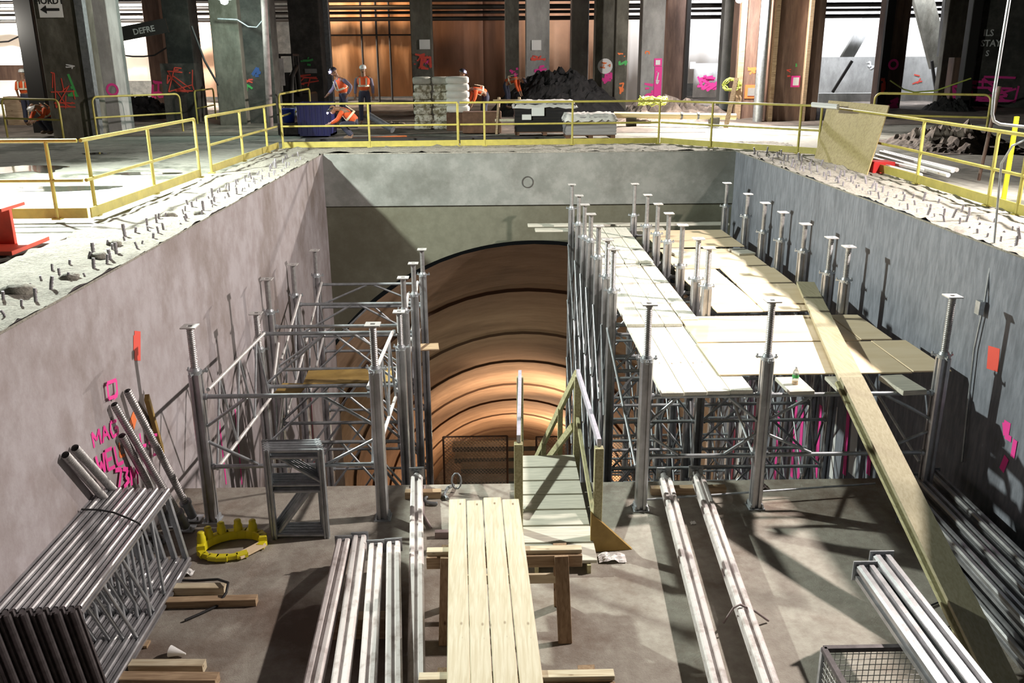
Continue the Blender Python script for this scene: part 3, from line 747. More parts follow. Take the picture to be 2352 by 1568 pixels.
# ------------------------------------------------------------------ walkway with hand rails
wk = empty('walkway', (.7, 9.2, ZD), 'small wooden walkway of cross planks leading over the deck edge to the stair', 'walkway')
zt = ZD+.14
for i in range(7):
    y1 = 11.0-.385*i; y0 = y1-.35
    MB().bb((.34-.012*i, y0, zt-.04), (1.06+.002*i, y1, zt)).build('tread', M['grey_plank'], wk, .004)
for x in (.42, .98): MB().bb((x-.02, 8.3, ZD+.0), (x+.02, 11.0, zt-.04)).build('stringer', M['green_wood'], wk)
def hand(label, side, xn, yn, xf, yf_, zr, tap):
    root = empty('handrail', (xn, yn, ZD), label, 'handrail', 'wooden handrails of the walkway')
    MB().beam((xn, yn, zr), (xf, yf_, zr), .045, .09).build('rail', M['tape'], root, .004)
    MB().bb((xn-.05, yn-.05, ZD), (xn+.045, yn+.045, zr-.05)).build('post', M['green_wood'], root, .004)
    MB().bb((xf-.045, yf_-.045, ZD-1.4), (xf+.045, yf_+.045, zr-.05)).build('post', M['green_wood'], root, .004)
    MB().beam((xn+.0, yn+.3, ZD+.2), (xf, yf_-.05, zr-.65), .04, .07).build('diagonal_brace', M['green_wood'], root)
    return root
h1 = hand('left handrail of the walkway, wrapped in grey tape', -1, .25, 9.0, .33, 11.15, -1.88, 1)
h2 = hand('right handrail of the walkway, wrapped in grey tape, joined to the stair rail', 1, 1.12, 8.82, 1.10, 11.1, -1.86, 1)
st = empty('stair', (.7, 11.2, ZF), 'timber stair going down from the walkway into the pit', 'stair')
A = V((1.10, 11.2, -1.9)); Bv = aY(1228, 1060, 13.2)
MB().beam(A, Bv+V((0, 0, 0)), .05, .09).build('stair_rail', M['green_wood'], st)
A2 = aY(1316, 978, 11.2); B2 = aY(1245, 1072, 12.3)
MB().beam(A2, B2, .05, .09).build('stair_rail', M['green_wood'], st)
for t in (.35, .75):
    q = A.lerp(Bv, t); MB().bb(q-V((.035, .035, 1.6)), q+V((.035, .035, 0))).build('post', M['green_wood'], st)
for x in (.38, 1.05): MB().beam((x, 11.1, -3.3), (x, 16.5, -9.6), .05, .25).build('stringer', M['green_wood'], st)
for i in range(18):
    t = (i+.5)/18; MB().box((.71, 11.1+5.4*t, -3.25-6.3*t), (.62, .26, .04)).build('tread', M['grey_plank'], st)
# triangle of brown plywood standing beside the walkway post
a = aZ(1356, 1268, ZD); b_ = aZ(1452, 1262, ZD); c = V((a.x, a.y+.02, ZD+.48)); nn = V((0, .05, 0))
tag(MB().add([a, b_, c, a+nn, b_+nn, c+nn], [(0, 1, 2), (5, 4, 3), (0, 3, 4, 1), (1, 4, 5, 2), (2, 5, 3, 0)]).build('plywood_gusset', M['plyb']), 'brown plywood triangle bracing the right handrail post on the deck', 'plywood')
# crumpled plastic and litter
def litter(name, label, px, py, s, m, seed, cat):
    p = aZ(px, py, ZD); rr = random.Random(seed); mb = MB(); n = 7
    vs = [p+V((s[0]*(i/n-.5), s[1]*(j/n-.5), .01+s[2]*rr.random()*math.sin(PI*(i+.5)/(n+1)))) for j in range(n+1) for i in range(n+1)]
    mb.add(vs, [(j*(n+1)+i, j*(n+1)+i+1, (j+1)*(n+1)+i+1, (j+1)*(n+1)+i) for j in range(n) for i in range(n)])
    return tag(mb.build(name, m), label, cat)
litter('plastic_bag', 'crumpled clear plastic bag on the deck beside the walkway', 1406, 1285, (.3, .16, .06), M['wrap_w'], 3, 'plastic bag')
litter('paper_scrap', 'small pale scrap on the deck between the two long legs', 1592, 1203, (.07, .06, .03), M['paper'], 4, 'scrap')
litter('paper_scrap', 'white and blue scrap beside the yellow rack on the deck', 428, 1318, (.16, .1, .04), M['paper'], 5, 'scrap')
litter('paper_scrap', 'pale scrap on the deck near the right tower leg', 1745, 1120, (.2, .14, .05), M['pink_pole'], 6, 'scrap')
p = aZ(404, 1505, ZD); m = MB(); m.tube(p+V((-.05, 0, .05)), p+V((.1, -.02, .03)), .055, .008, 12); tag(m.build('paper_cup', M['paper']), 'white paper cone cup lying on the deck at lower left', 'paper cup')
# hook and rope tangle left of the planks
pts = [aZ(940, 1118, ZD+.05), aZ(962, 1116, ZD+.03), aZ(975, 1116, ZD+.02), aZ(972, 1140, ZD+.02), aZ(972, 1180, ZD+.02), aZ(990, 1212, ZD+.02)]
tag(MB().path(pts, .016, 7).build('rope', M['pink_pole']), 'pale rope running along the deck edge beside the single long leg', 'rope')
c0 = aZ(1010, 1150, ZD+.03); hk = empty('chain_hook', c0, 'grey steel hook and shackle lying on the deck before the tunnel', 'hook')
MB().path([c0+V((.14*math.cos(t)-.05, .12*math.sin(t)+.05, 0)) for t in [x*.35 for x in range(15)]], .022, 8).build('hook', M['galv_d'], hk)
MB().path([aZ(1018, 1140, ZD+.03), aZ(1028, 1120, ZD+.06), aZ(1042, 1114, ZD+.02)], .02, 8).build('shank', M['galv_d'], hk)
MB().path([c0+V((.06*math.cos(t)+.2, 0.3+.02*math.sin(t), .12+.1*math.sin(t))) for t in [x*.63 for x in range(10)]], .012, 6, True).build('ring', M['galv_d'], hk)
MB().bb(aZ(1000, 1230, ZD+.0), aZ(1045, 1222, ZD+.08)).build('bar', M['pink_pole'], hk)
# ------------------------------------------------------------------ long planks leaning on the right tower
a = V((5.0, 14.35, ZP+.09)); a = aZ(1850, 650, ZP+.13); b_ = aZ(1962, 888, ZP+.13)
tag(MB().beam(a, b_, .29, .05).build('scaffold_plank', M['tan_plank'], None, .005), 'upper plank lying over the plywood near the right wall legs', 'plank', 'long leaning planks')
a2 = aZ(1955, 868, ZP+.20); c2 = aZ(2318, 1600, ZD+.06)
tag(MB().beam(a2, c2, .28, .045).build('scaffold_plank', M['tan_plank'], None, .005), 'top one of the two long planks sloping from the right tower down to the deck', 'plank', 'long leaning planks')
off = V((-.045, 0, -.05))
tag(MB().beam(a2+off, c2+off, .28, .045).build('scaffold_plank', M['green_wood'], None, .005), 'bottom one of the two long sloping planks, showing only its left edge', 'plank', 'long leaning planks')
# conduit across the deck
tag(MB().tube(aZ(1484, 1147, ZD+.12), aZ(2010, 1110, ZD+.12), .014).build('conduit', M['galv']), 'thin steel rod across the deck between the right tower legs', 'rod')
# ------------------------------------------------------------------ small upright frames
sf = None
for i in range(5):
    o = aZ(632, 1236, ZD); x0 = o.x; y = o.y+.045*i; w = .60; h = 1.12
    if sf is None:
        sf = empty('ladder_scaffold', (x0+w/2, y, ZD), 'nearest of the small galvanised frames standing on the deck', 'frame', 'small frames standing together')
        for x in (x0, x0+w): MB().leg((x, y, ZD+.0), (x, y, ZD+h), .032).build('upright', M['galv'], sf)
        for z, nm in ((.04, 0), (.6, 1), (.68, 1), (h-.02, 2), (h-.1, 2)): MB().tube((x0, y, ZD+z), (x0+w, y, ZD+z), .022).build('rung', M['galv'], sf)
        MB().tube((x0+w*.2, y, ZD+h-.1), (x0+w, y, ZD+.7), .02).build('brace', M['galv'], sf)
        MB().tube((x0+w*.75, y, ZD+.6), (x0+w*.1, y, ZD+.08), .02).build('brace', M['galv'], sf)
        s0 = sf
    else:
        c_ = copy_tree(s0); c_.location = s0.location+V((-.022*i, .065*i, 0))
        c_['label'] = ['', 'second small galvanised frame from the front of the standing group', 'third small galvanised frame from the front of the standing group', 'fourth small galvanised frame from the front of the standing group', 'rearmost small galvanised frame of the standing group'][i]
# ------------------------------------------------------------------ yellow leg rack
c = aZ(535, 1262, ZD); yr = empty('yellow_rack', c, 'yellow plastic hoop with five upright cups lying on the deck', 'cable rack')
ring = [V((c.x+.33*math.cos(t)*(1 if math.cos(t) > 0 else 1), c.y+.24*math.sin(t)+.05*math.cos(t), ZD+.07)) for t in [2*PI*k/20 for k in range(20)]]
m = MB()
for k in range(20):
    a, b_ = ring[k], ring[(k+1) % 20]
    if k in (17, 18): continue
    lo_ = k > 10; a = a-V((0, 0, .025*lo_)); b_ = b_-V((0, 0, .025*lo_)); m.beam(a, b_+(b_-a)*.15, .09-.03*(k % 3 == 0 and lo_), .11-.05*lo_)
m.build('hoop', M['yellow2'], yr, .01)
for k in (1.0, 1.55, 2.1, 2.6, 3.05):
    q = V((c.x+.33*math.cos(k), c.y+.24*math.sin(k)+.05*math.cos(k), ZD+.12))
    MB().lathe(q, [(.05, 0), (.05, .06), (.04, .08), (.04, .12), (.03, .13), (0, .13)], 14).build('cup', M['yellow2'], yr)
q = ring[16]; MB().beam(q+V((.02, .0, -.03)), ring[19]+V((.03, .05, -.01)), .11, .03).build('flap', M['ply'], yr)
# ------------------------------------------------------------------ stack of frames against the left wall
FY0, FY1 = 6.45, 8.57
proto = None
names = ['outermost', 'second', 'third', 'fourth', 'fifth', 'sixth']
for i in range(6):
    if proto is None:
        ox, oy, oz = -3.38, FY0, ZD+.07
        proto = empty('stored_scaffold', (ox, oy, ZD), '', 'shoring frame', 'shoring frames stacked on edge by the left wall')
        lean = -.13; h = .83; rr = .05
        def P_(y, z): return V((ox+lean*z/h, y, oz+z))
        for z in (0, h): 
            MB().leg(P_(FY0, z), P_(FY1, z), rr, (1, 0, 0)).build('rail', M['alu'], proto)
        for y, mm in ((FY1, 'galv'),):
            MB().beam(P_(y, 0), P_(y, h), .05, .05, (0, 1, 0)).build('end_post', M[mm], proto)
        MB().leg(P_(FY0-.06, -.0), P_(FY0-.06, h+.05), .052, (0, 1, 0)).build('ribbed_leg', M['alu_dark'], proto)
        for t in (.22, .42, .60, .78):
            MB().tube(P_(FY0+(FY1-FY0)*t, h-.03), P_(FY0+(FY1-FY0)*(t+(.12 if t < .5 else -.1)), .03), .018, n=8).build('web', M['galv'], proto)
        o = proto
    else:
        o = copy_tree(proto)
        o.location = proto.location+V((-.098*i, -.06*i, .035*i))
    o['label'] = names[i]+(' frame of the stack leaning on the left wall' if i == 0 else ' frame from the outside in the stack leaning on the left wall')
timber('bearer timber under the frames stacked on the left wall', (-4.0, 7.2, ZD+.015), (-3.3, 7.2, ZD+.015), .1, .03)
# strap over the stack
pts = [aZ(205, 1210, -2.02)+V((0, 0, .06))]
pts = [V((-4.0+.13*k, 7.75+.06*math.sin(k)+.02*k, -2.0-.045*k)) for k in range(5)]
pts.append(V((-3.44, 7.8, -2.42)))
tag(MB().path(pts, .010, 6).build('strap', M['rubber']), 'thin black strap over the stacked frames at the left wall', 'strap')
# screw jacks leaning on the left wall
def jack(label, top, foot):
    top = V(top); foot = V(foot); d = (foot-top).normalized()
    root = empty('screw_jack_rod', foot, label, 'screw jack', 'screw jacks leaning on the left wall')
    m = MB(); thread(m, top, foot-d*.25, .043, .028, 12); m.build('threaded_rod', M['thread'], root)
    m = MB(); m.tube(foot-d*.28, foot-d*.05, .055, n=12); m.tube(foot-d*.3, foot-d*.26, .07, n=12); m.build('sleeve', M['galv_d'], root)
    MB().lathe(top, [(.02, 0), (.02, .001)], 8).build('bore', M['rubber'], root) if False else None
    m = MB(); m.box(foot+V((0, 0, .01)), (.18, .18, .014)); 
    for sx in (-.06, .06): m.tube(foot+V((sx, -.05, .01)), foot+V((sx, -.05, .06)), .012, n=6)
    m.build('foot_plate', M['galv'], root)
def wallpt(px, py, off=.06): return aX(px, py, XL+off)
jack('nearer of the two long screw jacks leaning high on the wall', wallpt(262, 928), aZ(430, 1215, ZD+.01))
jack('farther long screw jack leaning highest on the wall', wallpt(292, 897), aZ(446, 1192, ZD+.01))
jack('lower left screw jack sticking out behind the stacked frames', wallpt(150, 1044), aZ(345, 1262, ZD+.01))
jack('upper one of the pair of jacks sticking out behind the stacked frames', wallpt(172, 1028), aZ(366, 1240, ZD+.01))
jack('dark short screw jack between the long ones on the wall', wallpt(280, 1000), aZ(395, 1205, ZD+.01))
a = wallpt(337, 912, .08); b_ = aZ(398, 1130, ZD)
timber('yellowish timber offcut standing against the left wall behind the jacks', a, b_, .05, .09, 'plyb', 'timber_offcut')
# timbers and cord on the deck at left
a = aZ(392, 1352, ZD+.05); b_ = aZ(518, 1352, ZD+.05); timber('short pale timber on the deck next to the stacked frames', a-V((.4, 0, 0)), b_, .1, .09, 'lumber_x', grp='timbers beside the stacked frames')
a = aZ(380, 1385, ZD+.04); b_ = aZ(590, 1378, ZD+.04); timber('longer brown timber on the deck with a bolt at its end', a-V((.4, 0, 0)), b_, .1, .08, 'lumber_b', grp='timbers beside the stacked frames')
a = aZ(300, 1530, ZD+.05); b_ = aZ(470, 1530, ZD+.05); timber('pale timber at the bottom left of the picture', a, b_, .1, .09, 'lumber_x')
a = aZ(280, 1560, ZD+.05); b_ = aZ(500, 1562, ZD+.05); timber('brown timber at the very bottom left below the pale one', a, b_, .12, .09, 'lumber_b')
pts = [aZ(x, y, ZD+.02+z) for x, y, z in ((405, 1332, 0), (450, 1333, .02), (500, 1330, .09), (524, 1338, .12), (520, 1360, .1), (500, 1390, 0), (462, 1408, 0), (425, 1424, 0))]
tag(MB().path(pts, .014, 7).build('power_cord', M['rubber']), 'black cord looped over the timbers at lower left', 'cord')
pts = [aZ(x, y, ZD+.015) for x, y in ((2115, 1400), (2150, 1385), (2185, 1372), (2190, 1400), (2200, 1425), (2170, 1445), (2230, 1440))]
tag(MB().path(pts, .010, 7).build('power_cord', M['rubber']), 'thin black cord on the shaded deck right of the clean legs', 'cord')
# ------------------------------------------------------------------ wire basket
p0 = aZ(1892, 1490, -2.56); p1 = V((p0.x+1.0, p0.y, p0.z)); y1 = p0.y-1.0
bk = empty('wire_basket', ((p0.x+p1.x)/2, (p0.y+y1)/2, ZD), 'grey wire mesh basket with a dark rim at the bottom right', 'wire basket')
m = MB(); zr = p0.z; zb = ZD+.05
for (a, b_) in (((p0.x, p0.y), (p1.x, p0.y)), ((p0.x, y1), (p1.x, y1)), ((p0.x, p0.y), (p0.x, y1)), ((p1.x, p0.y), (p1.x, y1))):
    m.beam((a[0], a[1], zr), (b_[0], b_[1], zr), .045, .04)
m.build('rim', M['alu_dark'], bk)
for x in (p0.x, p1.x):
    for y in (p0.y, y1): MB().bb((x-.02, y-.02, ZD), (x+.02, y+.02, zr)).build('corner_post', M['galv'], bk)
def grid(mb, a, u, v_, nu, nv, r=.004):
    a, u, v_ = V(a), V(u), V(v_)
    for i in range(nu+1): mb.tube(a+u*i/nu, a+u*i/nu+v_, r, n=5, caps=False)
    for j_ in range(nv+1): mb.tube(a+v_*j_/nv, a+v_*j_/nv+u, r, n=5, caps=False)
for nm, a, u, v_, nu, nv in (('side_mesh', (p0.x, p0.y, zb), (1.0, 0, 0), (0, 0, zr-zb), 20, 10), ('side_mesh', (p0.x, y1, zb), (1.0, 0, 0), (0, 0, zr-zb), 20, 10),
    ('side_mesh', (p0.x, p0.y, zb), (0, -1.0, 0), (0, 0, zr-zb), 20, 10), ('side_mesh', (p1.x, p0.y, zb), (0, -1.0, 0), (0, 0, zr-zb), 20, 10), ('bottom_mesh', (p0.x, p0.y, zb), (1.0, 0, 0), (0, -1, 0), 20, 20)):
    m = MB(); grid(m, a, u, v_, nu, nv); m.build(nm, M['wiregrey'], bk)
# ------------------------------------------------------------------ chain link panels at the tunnel mouth
def chainlink(label, px0, px1, y_top, Y, z0):
    a = aY(px0, y_top, Y); b_ = aY(px1, y_top, Y); z1 = a.z; w = b_.x-a.x; h = z1-z0; root = empty('chain_link_fence', ((a.x+b_.x)/2, Y, z0), label, 'fence panel', 'chain link panels at the tunnel mouth')
    m = MB(); s = .085
    n = int((w+h)/s)+1
    for i in range(n):
        for dr in (1, -1):
            # diagonal wires clipped to the panel
            x0_, za, x1_, zb_ = i*s-h, 0.0, i*s, h
            if x1_ <= 0 or x0_ >= w: continue
            t0 = max(0, -x0_/h); t1 = min(1, (w-x0_)/h)
            xa, xb = x0_+h*t0, x0_+h*t1; zA, zB = h*t0, h*t1
            if dr < 0: xa, xb = w-xa, w-xb
            m.tube((a.x+xa, Y+.006*dr, z0+zA), (a.x+xb, Y+.006*dr, z0+zB), .0065, n=4, caps=False)
    m.build('mesh', M['wire'], root)
    m = MB()
    for x in (a.x, b_.x): m.tube((x, Y, z0), (x, Y, z1), .025)
    m.tube((a.x, Y, z1), (b_.x, Y, z1), .02).build('frame', M['joint'], root)
chainlink('left chain link panel below the tunnel arch, left of the walkway', 1018, 1165, 1003, 19.6, ZF)
chainlink('middle chain link panel seen between walkway and right tower', 1232, 1310, 1003, 19.6, ZF)
chainlink('right chain link panel seen through the legs of the right tower', 1355, 1560, 1005, 20.9, ZF)
# ------------------------------------------------------------------ paint on the pit walls
def wall_mark(parent, x, quads, m, name='paint_mark', off=.004):
    b = MB(); s = 1 if x < 0 else -1
    for i_, (x0, y0, x1, y1, w) in enumerate(quads):
        p = aX(x0, y0, x+s*(off+.0009*i_)); q_ = aX(x1, y1, x+s*(off+.0009*i_)); d = (q_-p); L = d.length
        if L < 1e-4: continue
        d.normalize(); sd = d.cross(V((1, 0, 0))).normalized()*w/2
        b.add([p-sd, p+sd, q_+sd, q_-sd], [(0, 1, 2, 3)]); 
    return b.build(name, M[m], parent)
def ltr(ch):
    return {'M': [(0,0,0,1),(0,1,.5,.4),(.5,.4,1,1),(1,1,1,0)], 'A': [(0,0,.5,1),(.5,1,1,0),(.2,.4,.8,.4)], 'G': [(1,.9,.2,1),(.2,1,0,.5),(0,.5,.2,0),(.2,0,1,.1),(1,.1,1,.5),(1,.5,.6,.5)],
            'W': [(0,1,.2,0),(.2,0,.5,.6),(.5,.6,.8,0),(.8,0,1,1)], 'E': [(0,0,0,1),(0,1,.9,1),(0,.5,.7,.5),(0,0,.9,0)], 'L': [(0,1,0,0),(0,0,.8,0)], '7': [(0,1,1,1),(1,1,.4,0)], '3': [(0,1,.8,.9),(.8,.9,.4,.55),(.4,.55,.9,.3),(.9,.3,0,0)],
            '5': [(1,1,.1,1),(.1,1,.1,.55),(.1,.55,.9,.5),(.9,.5,.8,.05),(.8,.05,0,0)], 'O': [(.1,0,0,.9),(0,.9,.9,1),(.9,1,1,.1),(1,.1,.1,0)], 'I': [(.5,0,.5,1)], 'S': [(1,.9,.1,1),(.1,1,.1,.55),(.1,.55,.9,.45),(.9,.45,.9,0),(.9,0,0,.1)], 'T': [(0,1,1,1),(.5,1,.5,0)], 'Y': [(0,1,.5,.5),(1,1,.5,.5),(.5,.5,.5,0)],
            'D': [(0,0,0,1),(0,1,.9,.7),(.9,.7,.9,.3),(.9,.3,0,0)], 'F': [(0,0,0,1),(0,1,.9,1),(0,.5,.7,.5)], 'R': [(0,0,0,1),(0,1,.9,.9),(.9,.9,.1,.5),(.1,.5,.9,0)], '2': [(0,.9,.8,1),(.8,1,.9,.6),(.9,.6,0,0),(0,0,1,0)], 'H': [(0,0,0,1),(1,0,1,1),(0,.5,1,.5)], 'C': [(1,1,0,.8),(0,.8,0,.2),(0,.2,1,0)], '-': [(0,.5,1,.5)], '0': [(.1,0,0,.9),(0,.9,.9,1),(.9,1,1,.1),(1,.1,.1,0)], '4': [(.7,0,.7,1),(.7,1,0,.4),(0,.4,1,.4)], ' ': []}[ch]
def wtext(s, px, py, dx, dy, ux, uy, wdt):
    out = []
    for k, ch in enumerate(s):
        ox = px+dx*k*1.25; oy = py+dy*k*1.25
        for (a, b_, c_, d) in ltr(ch):
            out.append((ox+dx*a+ux*b_, oy+dy*a+uy*b_, ox+dx*c_+ux*d, oy+dy*c_+uy*d, wdt))
    return out
qs = wtext('MAG', 217, 1028, 16, -9, -6, -34, .035)+wtext('WEL', 228, 1090, 17, -9, -8, -42, .04)+wtext('73M', 268, 1122, 14, -3, -3, -42, .05)
qs += [(250, 915, 246, 880, .04), (246, 880, 267, 872, .04), (267, 872, 270, 908, .04), (270, 908, 250, 915, .04), (262, 915, 270, 900, .05)]
qs += wtext('LA', 325, 1025, 14, -4, -4, -30, .04)+wtext('5', 352, 1045, 12, -2, -3, -45, .035)
wall_mark(wl, XL, qs, 'pink', 'pink_lettering')
wall_mark(wl, XL, wtext('L', 276, 1048, 14, -4, -2, -32, .035)+[(300, 975, 309, 950, .09), (306, 985, 312, 960, .06)], 'orangep', 'orange_mark')
wall_mark(wl, XL, [(316, 828, 316, 760, .17), (310, 805, 310, 770, .08)], 'redp', 'red_mark')
wall_mark(wl, XL, [(500, 935, 520, 1112, .05), (540, 940, 556, 1112, .05), (600, 920, 612, 1110, .05), (715, 905, 722, 1085, .04), (655, 1000, 660, 1110, .05)], 'pink', 'pink_stripe')
wall_mark(wr, XR, [(2279, 850, 2283, 797, .24)], 'redp', 'red_mark')
wall_mark(wr, XR, wtext('E', 2308, 1000, 16, 10, -2, -30, .07)+[(2300, 1080, 2312, 1050, .1), (2325, 1050, 2332, 1010, .08)], 'pink', 'pink_mark')
qs = []
for x, y0, y1 in ((1735, 925, 1105), (1765, 930, 1100), (1790, 945, 1100), (1830, 920, 1095), (1845, 930, 1100), (1885, 930, 1095), (1905, 960, 1100), (1950, 930, 1090), (1690, 960, 1105), (2000, 1000, 1090)):
    qs.append((x, y0, x-.07*(y1-y0), y1, .14))
wall_mark(wr, XR, qs, 'pink', 'pink_stripe')
# light plastered strips between the stripes
qs = [(x+12, y0, x+12-.07*(y1-y0), y1, .28) for x, y0, y1 in ((1735, 930, 1105), (1790, 945, 1100), (1850, 930, 1095), (1905, 930, 1095), (1955, 930, 1090), (1690, 960, 1105))]
wall_mark(wr, XR, qs, 'whitep', 'pale_strip', .002)
# tie patches on walls
for par, P, ax in ((wb, aY(1212, 418, YB-.05), 'y'),):
    m = MB(); m.path([P+V((.13*math.cos(t), -.004, .13*math.sin(t))) for t in [k*2*PI/16 for k in range(16)]], .012, 6, True); m.build('tie_patch', M['conc_dark'], par)
# conduit and box on the right wall
pts = [V((7.35, 9.2, 1.2)), aY(2352, 322, 9.6), aY(2325, 335, 9.9), aY(2300, 375, 10.2), aX(2283, 560, XR+.05), aX(2262, 690, XR-.04), aX(2238, 800, XR-.04), aX(2222, 940, XR-.04), aX(2210, 1060, XR-.04)]
cd = tag(MB().path(pts, .013, 8).build('cable_conduit', M['galv']), 'thin grey conduit arching over the right pit edge and down the wall', 'conduit')
c = aX(2250, 706, XR-.07); MB().box(c, (.06, .10, .16)).build('junction_box', M['galv'], cd)
# bent galvanised pipe hanging at upper right and post
pts = [aY(2330, -60, 11.5), aY(2318, 0, 11.5), aY(2300, 110, 11.5), aY(2283, 215, 11.5), aY(2279, 262, 11.5), aY(2283, 278, 11.5), aY(2296, 285, 11.5), aY(2360, 292, 11.5), aY(2440, 300, 11.5)]
tag(MB().path(pts, .020, 10).build('bent_pipe', M['galv']), 'bent galvanised pipe hanging at the top right corner', 'pipe')
a = g0(2248, 412); tag(MB().tube((a.x, a.y, 0), (a.x+.12, a.y, 1.62), .03).build('steel_post', M['rust']), 'thin brown steel post behind the right guard rail', 'post')

for k, (px, py, rx, ry, lb) in enumerate(((60, 388, 1.5, .9, 'dark wet puddle on the slab at the far left behind the rail'), (150, 432, 1.3, .5, 'dark puddle nearest the left rail corner'), (225, 352, .5, .35, 'small dark wet spot on the slab by the long left rail'), (330, 398, .8, .3, 'dark wet spot behind the second left rail post'))):
    c = aZ(px, py, -.022); vs = [c]+[c+V((rx*math.cos(t)*(.75+.5*noise.noise(V((math.cos(t)*1.5, math.sin(t)*1.5, k*3.1)))), ry*math.sin(t)*(.75+.5*noise.noise(V((math.cos(t)*2, math.sin(t)*2, k*5.3)))), 0)) for t in [q*2*PI/40 for q in range(40)]]
    tag(MB().add(vs, [(0, 1+q, 1+(q+1) % 40) for q in range(40)]).build('puddle', M['wet']), lb, 'puddle', 'puddles on the left slab')
# ------------------------------------------------------------------ people
def skinmesh(name, vs, es, rad, m, parent, root=0, sub=1):
    me = bpy.data.meshes.new(name); me.from_pydata([V(p) for p in vs], es, [])
    o = bpy.data.objects.new(name, me); C.objects.link(o)
    md = o.modifiers.new('s', 'SKIN')
    sk = me.skin_vertices[0].data
    for i, r in enumerate(rad): sk[i].radius = (r, r) if not isinstance(r, tuple) else r; sk[i].use_root = (i == root)
    sb = o.modifiers.new('u', 'SUBSURF'); sb.levels = sub; sb.render_levels = sub
    dg = bpy.context.evaluated_depsgraph_get()
    nm = bpy.data.meshes.new_from_object(o.evaluated_get(dg)); bpy.data.objects.remove(o)
    nm.name = name; nm.materials.clear(); nm.materials.append(m)
    nm.polygons.foreach_set('use_smooth', [True]*len(nm.polygons))
    r = bpy.data.objects.new(name, nm); C.objects.link(r); r.parent = parent
    return r
STAND = dict(pel=(0, 0, .96), wai=(0, 0, 1.10), che=(0, 0, 1.32), nec=(0, 0, 1.50), hea=(0, -.01, 1.64),
    hl=(.10, 0, .92), kl=(.12, -.02, .50), al=(.13, .02, .09), tl=(.14, -.15, .05), hr=(-.10, 0, .92), kr=(-.12, -.02, .50), ar=(-.13, .02, .09), tr=(-.14, -.15, .05),
    sl=(.20, .01, 1.43), el=(.27, .04, 1.14), wl=(.28, -.04, .89), sr=(-.20, .01, 1.43), er=(-.27, .04, 1.14), wr=(-.28, -.04, .89))
def person(label, loc, rz, pose, hat, top, sleeves, lamp_on=False, jacket=False, tape=True):
    J = dict(STAND); J.update(pose); J = {k: V(v) for k, v in J.items()}
    root = empty('person', loc, label, 'person', 'workers in orange safety clothing'); root.rotation_euler = (0, 0, rz)
    K = ['pel', 'wai', 'che', 'nec', 'hea', 'hl', 'kl', 'al', 'tl', 'hr', 'kr', 'ar', 'tr', 'sl', 'el', 'wl', 'sr', 'er', 'wr']
    rad = dict(pel=.13, wai=.12, che=.14, nec=.055, hea=.085, hl=.09, kl=.062, al=.042, tl=.04, hr=.09, kr=.062, ar=.042, tr=.04, sl=.06, el=.042, wl=.028, sr=.06, er=.042, wr=.028)
    vs = [J[k] for k in K]; ix = {k: i for i, k in enumerate(K)}; rr = [rad[k] for k in K]
    E = [('pel', 'wai'), ('wai', 'che'), ('che', 'nec'), ('nec', 'hea'), ('pel', 'hl'), ('hl', 'kl'), ('kl', 'al'), ('al', 'tl'), ('pel', 'hr'), ('hr', 'kr'), ('kr', 'ar'), ('ar', 'tr'), ('che', 'sl'), ('sl', 'el'), ('el', 'wl'), ('che', 'sr'), ('sr', 'er'), ('er', 'wr')]
    es = [(ix[a], ix[b_]) for a, b_ in E]
    # palms and five fingers
    for w_, e_, s in (('wl', 'el', 1), ('wr', 'er', -1)):
        d = (J[w_]-J[e_]).normalized(); sd = d.cross(V((0, 1, 0))); sd = sd.normalized() if sd.length > .1 else V((1, 0, 0))
        pm = J[w_]+d*.06; vs.append(pm); rr.append(.032); pi_ = len(vs)-1; es.append((ix[w_], pi_))
        for f in range(4):
            o = sd*(.024*(f-1.5)); L = (.07, .085, .08, .06)[f]
            a = pm+d*.035+o; b_ = a+d*L*.6; c = b_+(d*.6+d.cross(sd)*.7)*L*.5
            b0 = len(vs); vs += [a, b_, c]; rr += [.010, .009, .007]; es += [(pi_, b0), (b0, b0+1), (b0+1, b0+2)]
        t = len(vs); vs += [J[w_]+d*.03+sd*.045, J[w_]+d*.07+sd*.065]; rr += [.011, .009]; es += [(ix[w_], t), (t, t+1)]
    skinmesh('body', vs, es, rr, M['skin'], root)
    hd = J['hea']; f = V((0, -1, 0)); up = (J['hea']-J['nec']).normalized()
    f = (V(pose.get('face', (0, -1, 0)))).normalized(); f = (f-up*f.dot(up)*.6).normalized(); sx = f.cross(up).normalized()
    m = MB(); m.blob(hd+f*.012+up*.02, (.078, .092, .115), 12, 9)
    m.blob(hd+f*.105-up*.0, (.014, .02, .026), 6, 5); m.blob(hd+sx*.082, (.012, .02, .03), 6, 5); m.blob(hd-sx*.082, (.012, .02, .03), 6, 5)
    m.build('head', M['skin'], root).matrix_parent_inverse = Matrix.Identity(4)
    m = MB()
    for s in (-1, 1): m.blob(hd+f*.09+sx*s*.033+up*.025, (.012, .008, .009), 6, 5)
    m.bb(hd+f*.098-up*.05-sx*.025-V((.0, .0, .004)), hd+f*.104-up*.045+sx*.025); m.build('eyes_and_mouth', M['blackp'], root)
    def part(name, keys, ed, rd, mm, rt=0):
        i2 = {k: i for i, k in enumerate(keys)}
        return skinmesh(name, [J[k] for k in keys], [(i2[a], i2[b_]) for a, b_ in ed], rd, mm, root, rt)
    part('trousers', ['pel', 'wai', 'hl', 'kl', 'al', 'hr', 'kr', 'ar'], [('pel', 'wai'), ('pel', 'hl'), ('hl', 'kl'), ('kl', 'al'), ('pel', 'hr'), ('hr', 'kr'), ('kr', 'ar')], [.15, .13, .105, .08, .068, .105, .08, .068], M['trousers'])
    tt = M['vest'] if top == 'vest' else M['shirt']
    lo = J['pel'].lerp(J['wai'], .25)
